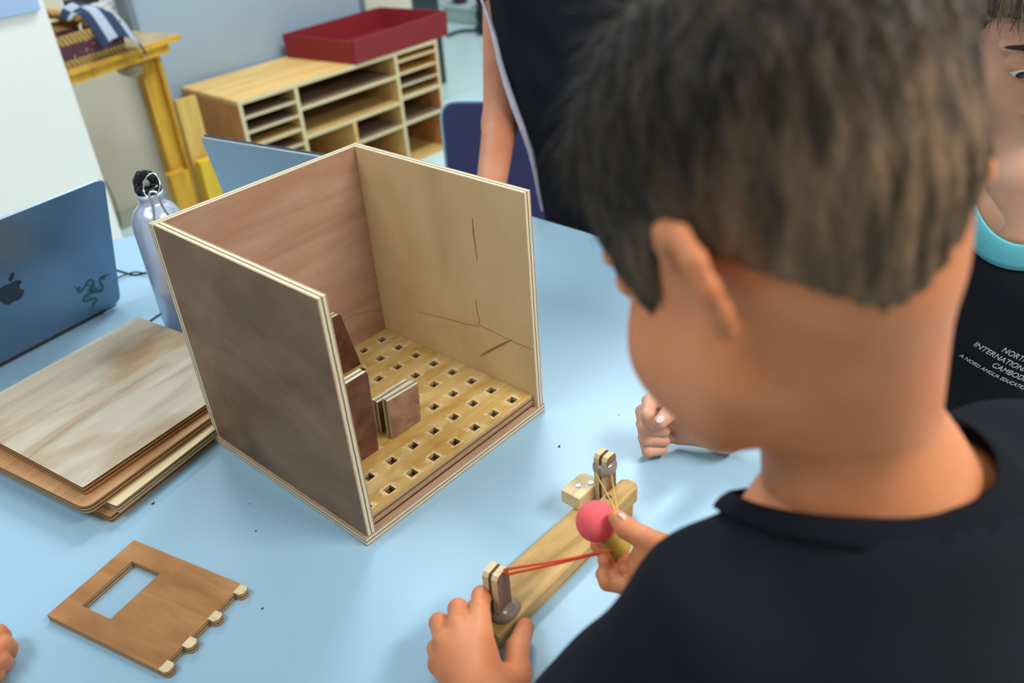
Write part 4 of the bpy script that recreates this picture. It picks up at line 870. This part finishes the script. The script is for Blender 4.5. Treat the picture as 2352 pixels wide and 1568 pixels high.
hand_parts(nailsL+nailsR, boy)
face_parts(HA, boy)
V, F = sdf([HA.e((0, -.014, .045), (.10, .125, .115))], .0024, post=hair_field(HA, thick_boy, region_boy))
def add_fade(o, h):
    me = o.data; co = np.empty(len(me.vertices)*3); me.vertices.foreach_get('co', co); A = np.array(W[o.parent.name]); q = (co.reshape(-1, 3)+A[:3, 3]-np.array(h.o)) @ h.n/h.k
    v = sstep(-(q[:, 2]+.30*q[:, 1]), -.055, .030)*.9+.1*np.sin(q[:, 0]*70+q[:, 1]*40)*sstep(-q[:, 2], -.06, 0)
    at_ = me.attributes.new('fade', 'FLOAT', 'POINT'); at_.data.foreach_set('value', np.clip(v, 0, 1).astype(np.float32))
hm = mesh('hair', V, F, M_hairA, boy, smooth=True); add_fade(hm, HA)
hs = strands('hair_strands', V, F, HA, 5200, lambda l: .006+.020*float(sstep(l[2], .03, .10)), .0004, M_hairA, boy); add_fade(hs, HA)
# t-shirt
def inflate(P, d): return [(('rc', p[1], p[2], p[3]+d, p[4]+d, p[5]) if p[0] == 'rc' else (p[0], p[1], p[2]+d, p[3], p[4], p[5])) for p in P]
slL = SLs+(ELp-SLs)*.62; slR = SRs+(ERp-SRs)*.62
col_n = (fwd*.45-rgt*.12+Vector((0, 0, 1))).normalized()      # axis of the collar ring
col_c = nb-fwd*.006+Vector((0, 0, -.012))
def shirt_post(cn, cc_, rad, zlow):
    cn_, c_ = np.array(cn), np.array(cc_)
    def post(F, P):
        q = P-c_; a = q @ cn_; r = np.linalg.norm(q-a[..., None]*cn_, axis=-1)
        hole = np.maximum(rad-r, -a-.02)      # inside the neck opening
        F = np.maximum(F, -np.maximum(r-rad, -a-.03))
        return np.maximum(F, zlow-P[..., 2])
    return post
def folds(F, P):
    return F+.0022*np.sin(P[..., 0]*38+P[..., 2]*55+2*np.sin(P[..., 1]*21))+.0012*np.sin(P[..., 1]*70-P[..., 2]*40)
sp1 = shirt_post(col_n, col_c+rgt*.008, .074, hip.z-.06)
shirtP = inflate(torso, .008)+[rc(SLs, slL, .052, .056, .03), rc(SRs, slR, .052, .056, .03)]
V, F = sdf(shirtP, .004, post=lambda F, P: sp1(folds(F, P), P))
mesh('t_shirt', V, F, M_shirt, boy, smooth=True)
def collar(c, n_, r, prims, m, root, nm='collar', wd=.010, th=.0026, out=.003):
    """band of knit laid on the shirt round the neck opening"""
    n_ = Vector(n_).normalized(); u = n_.cross(Vector((.3, .9, .1))).normalized(); v = n_.cross(u); K = 56; V = []; S = 8
    def D(p):
        p = np.array(p)[None]; d = 1.
        for t, a, b, c1, c2, k in prims:
            x = float((d_rc(p, a, b, c1, c2) if t == 'rc' else d_el(p, a, b, c1))[0]); H = min(1, max(0, .5+.5*(d-x)/k)); d = d*(1-H)+x*H-k*H*(1-H)
        return d
    def hit(q):
        p = q+n_*.10
        for _ in range(60):
            d = D(p)
            if d < .0005: break
            p = p-n_*max(d*.8, .0004)
            if (p-q).dot(n_) < -.12: break
        return p
    Hs = []
    for k in range(K):
        a = 2*PI*k/K; d = u*math.cos(a)+v*math.sin(a); Hs.append((hit(c+d*r), hit(c+d*(r+wd))))
    for it in range(2): Hs = [((Hs[k-1][0]+Hs[k][0]*2+Hs[(k+1) % K][0])/4, (Hs[k-1][1]+Hs[k][1]*2+Hs[(k+1) % K][1])/4) for k in range(K)]
    for a_, b_ in Hs:
        w_ = (b_-a_); mid = (a_+b_)/2+n_*out; e_ = w_*.5
        for j in range(S): x = 2*PI*j/S; V.append(mid+e_*math.cos(x)+n_*th*math.sin(x))
    F = [(k*S+j, k*S+(j+1) % S, ((k+1) % K)*S+(j+1) % S, ((k+1) % K)*S+j) for k in range(K) for j in range(S)]
    return mesh(nm, V, F, m, root, smooth=True)
M_collar = plain('black_ribbed_collar', s2l((21, 23, 30)), .95, spec=.12, bump=.3, bscale=400)
collar(col_c+rgt*.008, col_n, .070, shirtP, M_collar, boy, wd=.014, out=.003)
V, F = sdf(inflate([torso[2]]+[rc(l[1], l[2] if i % 2 == 0 else l[1], l[3], l[4], .02) for i, l in enumerate(legs) if i % 2 == 0], .012), .006, post=lambda F, P: np.maximum(F, .50-P[..., 2]))
mesh('shorts', V, F, M_short, boy, smooth=True)
for sg in (-1, 1):
    f = hip+rgt*sg*.06+fwd*.0; V, F = sdf([rc((f.x-fwd.x*.03, f.y-fwd.y*.03, .04), (f.x+fwd.x*.12, f.y+fwd.y*.12, .032), .038, .032, .01)], .005, post=lambda F, P: np.maximum(F, .0-P[..., 2]))
    mesh('shoe', V, F, M_shoe, boy, smooth=True)
# ---------------------------------------------------------------- person at the right, fist on the table
def body_root(label, o): return thing('person', label, 'person', (o.x, o.y, 0))
HC = Head(at(2396, 62, .935), 206, 16, 8, 1.05)
fC = Vector((math.cos(math.radians(204)), math.sin(math.radians(204)), 0)); rC = Vector((fC.y, -fC.x, 0))
nC = at(2352, 408, .985)
chC = nC-fC*.02+Vector((0, 0, -.15)); waC = chC-fC*.06+Vector((0, 0, -.22)); hiC = waC-fC*.02+Vector((0, 0, -.13)); RC_ = np.array(Matrix((rC, fC, Vector((0, 0, 1)))).transposed())
sL, sR = nC-rC*.14+Vector((0, 0, -.045)), nC+rC*.14+Vector((0, 0, -.045))
wrC = at(1665, 992, 1.035); elC = wrC+(sL-wrC)*.45+Vector((.03, -.05, -.10)); elC = Vector((sR.x*.35+wrC.x*.65, sR.y*.4+wrC.y*.6-.02, .86)) if (sR-wrC).length < (sL-wrC).length else Vector((sL.x*.35+wrC.x*.65, sL.y*.4+wrC.y*.6-.02, .86))
hangE = sR+rC*.05+Vector((0, 0, -.22)); hangW = hangE+fC*.08+Vector((0, 0, -.18))
if (sR-wrC).length < (sL-wrC).length: sL, sR = sR, sL
trC = [el(chC+Vector((0, 0, .03)), (.125, .085, .12), RC_, .03), el(waC, (.108, .08, .15), RC_, .05), el(hiC, (.12, .09, .10), RC_, .04),
       rc(nC+Vector((0, 0, -.03)), sL, .045, .042, .03), rc(nC+Vector((0, 0, -.03)), sR, .045, .042, .03)]
lgC = []
for sg in (-1, 1):
    a = hiC+rC*sg*.06+Vector((0, 0, -.05)); lgC += [rc(a, (a.x, a.y, .42), .07, .048, .02), rc((a.x, a.y, .42), (a.x, a.y, .09), .046, .03, .01)]
nkC = [rc(HC.p(0, -.035, -.03), nC, .040, .044, .02), rc(nC, nC+Vector((0, 0, -.05)), .05, .06, .03)]
hangE2 = sR-rC*.0+Vector((0, 0, -.23)); hangE2 += (sR-nC).normalized()*.05; hangW2 = hangE2+fC*.10+Vector((0, 0, -.16))
arC = [rc(sL, elC, .040, .034, .02), rc(elC, wrC, .033, .022, .01), rc(sR, hangE2, .040, .034, .02), rc(hangE2, hangW2, .033, .022, .01), rc(hangW2, hangW2+Vector((0, 0, -.07)), .024, .018, .01)]
hv = sdf(HC.prims()+nkC, .0026); bv = sdf(trC+lgC+arC, .005)
# fist resting on the table, thumb on top
F_ = lambda x, y, z: atz(x, y, TZ+z)
wrf = wrC
mc = [F_(1556, 927, .062), F_(1560, 952, .047), F_(1562, 978, .031), F_(1560, 1002, .017)]
fist = [rc(wrf, mc[0], .020, .011, .012), rc(wrf, mc[1], .020, .011, .012), rc(wrf, mc[2], .019, .011, .012), rc(wrf, mc[3], .018, .0105, .012), rc(elC*.3+wrC*.7, wrC, .026, .021, .01)]
FF = [([mc[0], F_(1492, 921, .064), F_(1488, 955, .060), F_(1503, 975, .054)], [.0098, .0092, .0086, .0078]),
      ([mc[1], F_(1476, 945, .050), F_(1481, 985, .044), F_(1526, 990, .038)], [.0095, .0088, .0082, .0072]),
      ([mc[2], F_(1477, 972, .036), F_(1484, 1009, .030), F_(1526, 1012, .025)], [.0092, .0084, .0080, .007]),
      ([mc[3], F_(1480, 1004, .020), F_(1488, 1036, .015), F_(1522, 1032, .012)], [.0085, .0078, .0074, .0066]),
      ([F_(1600, 945, .062), F_(1562, 932, .078), F_(1535, 950, .078), F_(1516, 970, .074)], [.013, .0110, .0094, .0082])]
fv = hand(fist, FF, kf=.0018, h=.0012)
pc_ = body_root('person in black shirt with cyan neck trim, one fist on the table', hiC)
V, F = cat(hv, bv, fv); mesh('body', V, F, M_skin2, pc_, smooth=True)
tn = FF[4][0][3]; hand_parts([(tn+Vector((-.003, -.002, .0072)), FF[4][0][3]-FF[4][0][2], (-.35, -.25, 1), .0062)], pc_)
face_parts(HC, pc_)
def region_c(q):
    x, y, z = np.abs(q[..., 0]), q[..., 1], q[..., 2]
    lim = np.interp(y, [-.12, -.085, -.055, -.030, -.012, .004, .018, .030, .048, .065, .11], [-.06, -.06, -.05, -.012, .022, .034, .010, .02, .044, .052, .056]); return (lim-z)*.8
s_neck[:] = [HC.p(0, -.03, -.03), nC, .045, .048]
V, F = sdf([HC.e((0, -.014, .045), (.10, .125, .115))], .003, post=hair_field(HC, lambda q: .007+.008*sstep(q[..., 2], .02, .085)+.001*np.sin(np.arctan2(q[..., 0], q[..., 1])*40), region_c))
mesh('hair', V, F, M_hairC, pc_, smooth=True)
strands('hair_strands', V, F, HC, 1600, lambda l: .012+.02*float(sstep(l[2], .02, .09)), .0006, M_hairC, pc_, seed=3)
vest = inflate(trC, .008)+[el(chC+Vector((0, 0, -.07))-fC*.015, (.130, .098, .21), RC_, .05), rc(sL, sL+(elC-sL)*.5, .050, .052, .03), rc(sR, sR+(hangE2-sR)*.5, .050, .052, .03)]
cnC = (fC*.55+Vector((0, 0, 1))).normalized(); ccC = nC+fC*.018+Vector((0, 0, -.02))
spc = shirt_post(cnC, ccC, .066, hiC.z-.05)
V, F = sdf(vest, .004, post=lambda F, P: spc(folds(F, P), P)); mesh('t_shirt', V, F, M_shirt, pc_, smooth=True)
collar(ccC, cnC, .060, vest, M_cyan, pc_, 'neck_trim', wd=.019, th=.003, out=.004)
V, F = sdf(inflate([trC[2]]+[lgC[0], lgC[2]], .012), .006, post=lambda F, P: np.maximum(F, .50-P[..., 2])); mesh('shorts', V, F, M_short, pc_, smooth=True)
# chest print, laid on the vest
def field_at(prims, p):
    p = np.array(p)[None]; d = 1.
    for t, a, b, c1, c2, k in prims:
        x = float((d_rc(p, a, b, c1, c2) if t == 'rc' else d_el(p, a, b, c1))[0]); H = min(1, max(0, .5+.5*(d-x)/k)); d = d*(1-H)+x*H-k*H*(1-H)
    return d
def on_surface(prims, x, y, d0):
    r_ = Vector(ray(x, y)); n_ = r_.normalized(); p = Vector(CAM)+r_*d0
    for _ in range(80):
        d = field_at(prims, p)
        if d < .0004: break
        p = p+n_*max(.0003, d*.8)
    return p
pA = on_surface(vest, 2243, 778, .6); pB = on_surface(vest, 2345, 832, .6)
uu = (pB-pA).normalized(); nn = Vector([field_at(vest, pA+(pB-pA)*.5+Vector(e)*.002)-field_at(vest, pA+(pB-pA)*.5-Vector(e)*.002) for e in ((1, 0, 0), (0, 1, 0), (0, 0, 1))]).normalized()
vv = nn.cross(uu).normalized(); ww = uu.cross(vv)
M_print = plain('grey_white_print', s2l((188, 192, 204)), .7)
print_root = Matrix(((uu.x, vv.x, ww.x, pA.x), (uu.y, vv.y, ww.y, pA.y), (uu.z, vv.z, ww.z, pA.z), (0, 0, 0, 1)))
def chest_text(body, size, x, y, name='print_line', parent=None):
    o = text(body, size, print_root, M_print, name, pc_, ext=.0002)
    me = o.data
    for v in me.vertices:
        q = Vector((v.co.x*1.0+x, v.co.y+y, 0)); wp_ = print_root @ q; p = wp_+ww*.03
        for _ in range(50):
            d = field_at(vest, p)
            if abs(d-.0050) < .0002: break
            p = p-ww*(d-.0050)*.8
        if (p-wp_).length > .05: p = wp_
        v.co = print_root.inverted() @ (p+ww*(.0004 if v.co.z > 0 else 0))
    return o
k_ = (pB-pA).length/115.0      # metres per photo pixel along the print
chest_text('INTERNATIONAL SCHOOL', 19*k_, 0, -13*k_); chest_text('NORTHBRIDGE', 19*k_, 52*k_, 9*k_); chest_text('CAMBODIA', 19*k_, 66*k_, -35*k_); chest_text('A NORD ANGLIA EDUCATION SCHOOL', 13*k_, 2*k_, -55*k_)
for q, r in (((108, 47), 5), ((104, 38), 4)):
    c = print_root @ Vector((q[0]*k_, q[1]*k_, 0)); p = c+ww*.03
    for _ in range(50):
        d = field_at(vest, p)
        if abs(d-.0048) < .0002: break
        p = p-ww*(d-.0048)*.8
    V, F = sdf([el(p, (r*k_, r*k_*.8, .0006), np.array(Matrix((uu, vv, ww)).transposed()), .001)], r*k_*.2); mesh('print_emblem', V, F, M_print, pc_, smooth=True)
# ---------------------------------------------------------------- person standing beyond the table
nB = at(1180, -380, 1.60); hB = at(1424, 500, 1.78); wB = nB.lerp(hB, .62)
ax_b = (nB-wB).normalized(); fB = Vector((-.80, -.60, 0)).normalized(); rB = ax_b.cross(fB).normalized(); fB2 = rB.cross(ax_b); RB = np.array(Matrix((rB, fB2, ax_b)).transposed())
chB = nB.lerp(wB, .42)
if (at(1160, 100, 1.5)-nB).dot(rB) < 0: rB = -rB
shN = at(1152, -180, 1.80); shF = nB-rB*.14-ax_b*.05
elB = at(1148, 285, 1.75); wrB = at(1110, 560, 1.54)
elF = shF+Vector((.05, -.1, -.22)); wrF = elF+Vector((-.06, -.02, -.18))
trB = [el(nB.lerp(wB, .25), (.145, .10, .16), RB, .03), rc(nB.lerp(wB, .2), wB, .115, .105, .05), el(wB.lerp(nB, .15), (.120, .095, .17), RB, .05), el(hB, (.125, .10, .12), RB, .05), rc(nB-ax_b*.03, shN, .05, .048, .03), rc(nB-ax_b*.03, shF, .05, .048, .03)]
legB = []
for sg in (-1, 1):
    a = hB+rB*sg*.07; a.z -= .05; legB += [rc(a, (a.x+.02, a.y, .44), .078, .052, .02), rc((a.x+.02, a.y, .44), (a.x, a.y, .09), .05, .032, .01)]
HB = Head(nB+Vector((-.05, -.03, .13)), 215, 35, 0, 1.05)
bB = sdf(trB+legB+[rc(shN, elB, .040, .034, .02), rc(elB, wrB, .035, .0235, .015), rc(shF, elF, .04, .034, .02), rc(elF, wrF, .033, .023, .01), rc(HB.p(0, -.03, -.03), nB, .048, .052, .02), rc(nB, nB-ax_b*.05, .052, .065, .03)], .005)
hdB = sdf(HB.prims()+[rc(HB.p(0, -.03, -.03), nB, .048, .052, .02)], .003)
h0 = wrB
fwB = (wrB-elB).normalized(); sdB = fwB.cross(Vector((0, 0, 1))).normalized()
def simple_hand(wr_, d, s, up_, curl=.35):
    d = d.normalized(); s = s.normalized(); n_ = d.cross(s); out = []; pal = []
    for i, o in enumerate((-.024, -.008, .008, .023)):
        m_ = wr_+d*(.075-.004*abs(i-1.2))+s*o; L_ = (.030, .034, .031, .025)[i]
        pal.append(rc(wr_+s*o*.4, m_, .017, .0095, .008)); p1 = m_+(d*math.cos(curl)-up_*math.sin(curl))*L_; p2 = p1+(d*math.cos(curl*2.2)-up_*math.sin(curl*2.2))*L_*.75; p3 = p2+(d*math.cos(curl*3)-up_*math.sin(curl*3))*L_*.55
        out.append(([m_, p1, p2, p3], [.0092, .0084, .0076, .0068]))
    tb = wr_+d*.02-s*.02; t1 = tb+d*.03-s*.022-up_*.006; t2 = t1+d*.028-s*.006-up_*.008
    pal.append(rc(wr_, tb, .016, .013, .008)); out.append(([tb, t1, t2], [.0125, .0095, .0078]))
    return hand(pal, out, h=.0014)
handsB = [simple_hand(wrB, Vector((fwB.x, fwB.y, fwB.z*.6)), sdB, Vector((0, 0, 1))), simple_hand(wrF, wrF-elF, rB, -fB2)]
handC = simple_hand(hangW2, Vector((0, 0, -1))+fC*.15, fC.cross(Vector((0, 0, 1))), -fC, .25)
pb_ = body_root('person in dark shirt with pale side piping, standing beyond the table', hB)
V, F = cat(bB, hdB, *handsB); mesh('body', V, F, M_skin3, pb_, smooth=True)
face_parts(HB, pb_)
s_neck[:] = [HB.p(0, -.03, -.03), nB, .045, .048]
V, F = sdf([HB.e((0, -.014, .045), (.10, .125, .115))], .004, post=hair_field(HB, lambda q: .008+.01*sstep(q[..., 2], .02, .085), region_c)); mesh('hair', V, F, M_hairB, pb_, smooth=True)
shirtB = inflate(trB, .014)+[rc(wB, hB+Vector((0, 0, -.06)), .125, .138, .04), rc(shN, shN+(elB-shN)*.32, .056, .058, .03), rc(shF, shF+(elF-shF)*.45, .056, .058, .03)]
spb = shirt_post(ax_b, nB-ax_b*.01, .07, hB.z-.10)
V, F = sdf(shirtB, .005, post=lambda F, P: spb(folds(F, P), P)); mesh('shirt', V, F, M_shirt, pb_, smooth=True); VS = V
# pale piping running down the side seam
def seam(Vs, ys, wd, m, nm):
    q = (Vs-CAM) @ CR.T; px = 1176+FP*q[:, 0]/q[:, 2]; py_ = 784+FP*q[:, 1]/q[:, 2]; P = []
    for y in ys:
        k = np.where((np.abs(py_-y) < 7) & (px > 1112+.22*y))[0]
        if len(k): P.append(Vector(Vs[k[np.argmin(px[k]+0*k)]]))
    P = [P[0]]+[(P[i-1]+P[i]*2+P[i+1])/4 for i in range(1, len(P)-1)]+[P[-1]]; tw = (Vector(CAM)-P[len(P)//2]).normalized(); P = [p+tw*.03-Vector(CR[0])*.004 for p in P]
    rr = [wd[min(i, len(wd)-1)] for i in range(len(P))]; V, F = sdf([rc(P[i], P[i+1], rr[i], rr[i+1], .002) for i in range(len(P)-1)], .0016)
    mesh(nm, V, F, m, pb_, smooth=True)
seam(np.asarray(VS), [2, 50, 100, 150, 200, 250, 300, 350, 400, 450, 485], [.0034, .004, .005, .006, .0068, .0070, .0068, .0060, .005, .004, .0035], M_piping, 'side_piping')
V, F = sdf(inflate([trB[3]]+[legB[0], legB[2]], .010), .006, post=lambda F, P: np.maximum(F, .50-P[..., 2])); mesh('shorts', V, F, M_short, pb_, smooth=True)
V, F = handC; mesh('hand', V, F, M_skin2, pc_, smooth=True)
for (f_, root_, lg, dr) in ((1, pc_, lgC, fC), (1, pb_, legB, fB)):
    for i in (1, 3):
        e_ = Vector(lg[i][2]); V, F = sdf([rc((e_.x-dr.x*.03, e_.y-dr.y*.03, .04), (e_.x+dr.x*.12, e_.y+dr.y*.12, .032), .04, .034, .01)], .005, post=lambda F, P: np.maximum(F, .0-P[..., 2])); mesh('shoe', V, F, M_shoe, root_, smooth=True)
# ---------------------------------------------------------------- hand at the bottom left edge
def fg(x, y, z): return atz(x, y, TZ+z)
wD = fg(-150, 1600, .035)
mD = [fg(-40, 1500, .036), fg(-55, 1535, .034), fg(-70, 1565, .030), fg(-85, 1590, .026)]
hd_ = hand([rc(wD, m_, .020, .0105, .01) for m_ in mD]+[rc(wD+(wD-mD[1])*2.2, wD, .034, .021, .01)],
    [([mD[0], fg(-5, 1455, .030), fg(5, 1462, .018), fg(8, 1475, .010)], [.0098, .0090, .0082, .0075]), ([mD[1], fg(8, 1480, .026), fg(20, 1488, .015), fg(20, 1500, .009)], [.0098, .0090, .0082, .0075]),
     ([mD[2], fg(0, 1515, .022), fg(10, 1522, .014), fg(8, 1530, .009)], [.0095, .0086, .0078, .0070]), ([mD[3], fg(-20, 1545, .018), fg(-8, 1550, .012), fg(-8, 1556, .008)], [.0085, .0076, .007, .0062]), ([fg(-100, 1530, .03), fg(-60, 1470, .024), fg(-30, 1445, .014)], [.013, .0105, .0085])])
V, F = hd_; dd = thing('person', 'person at the left edge whose fingertips rest on the table', 'person', (wD.x, wD.y, TZ))
mesh('hand', V, F, M_skin, dd, smooth=True)
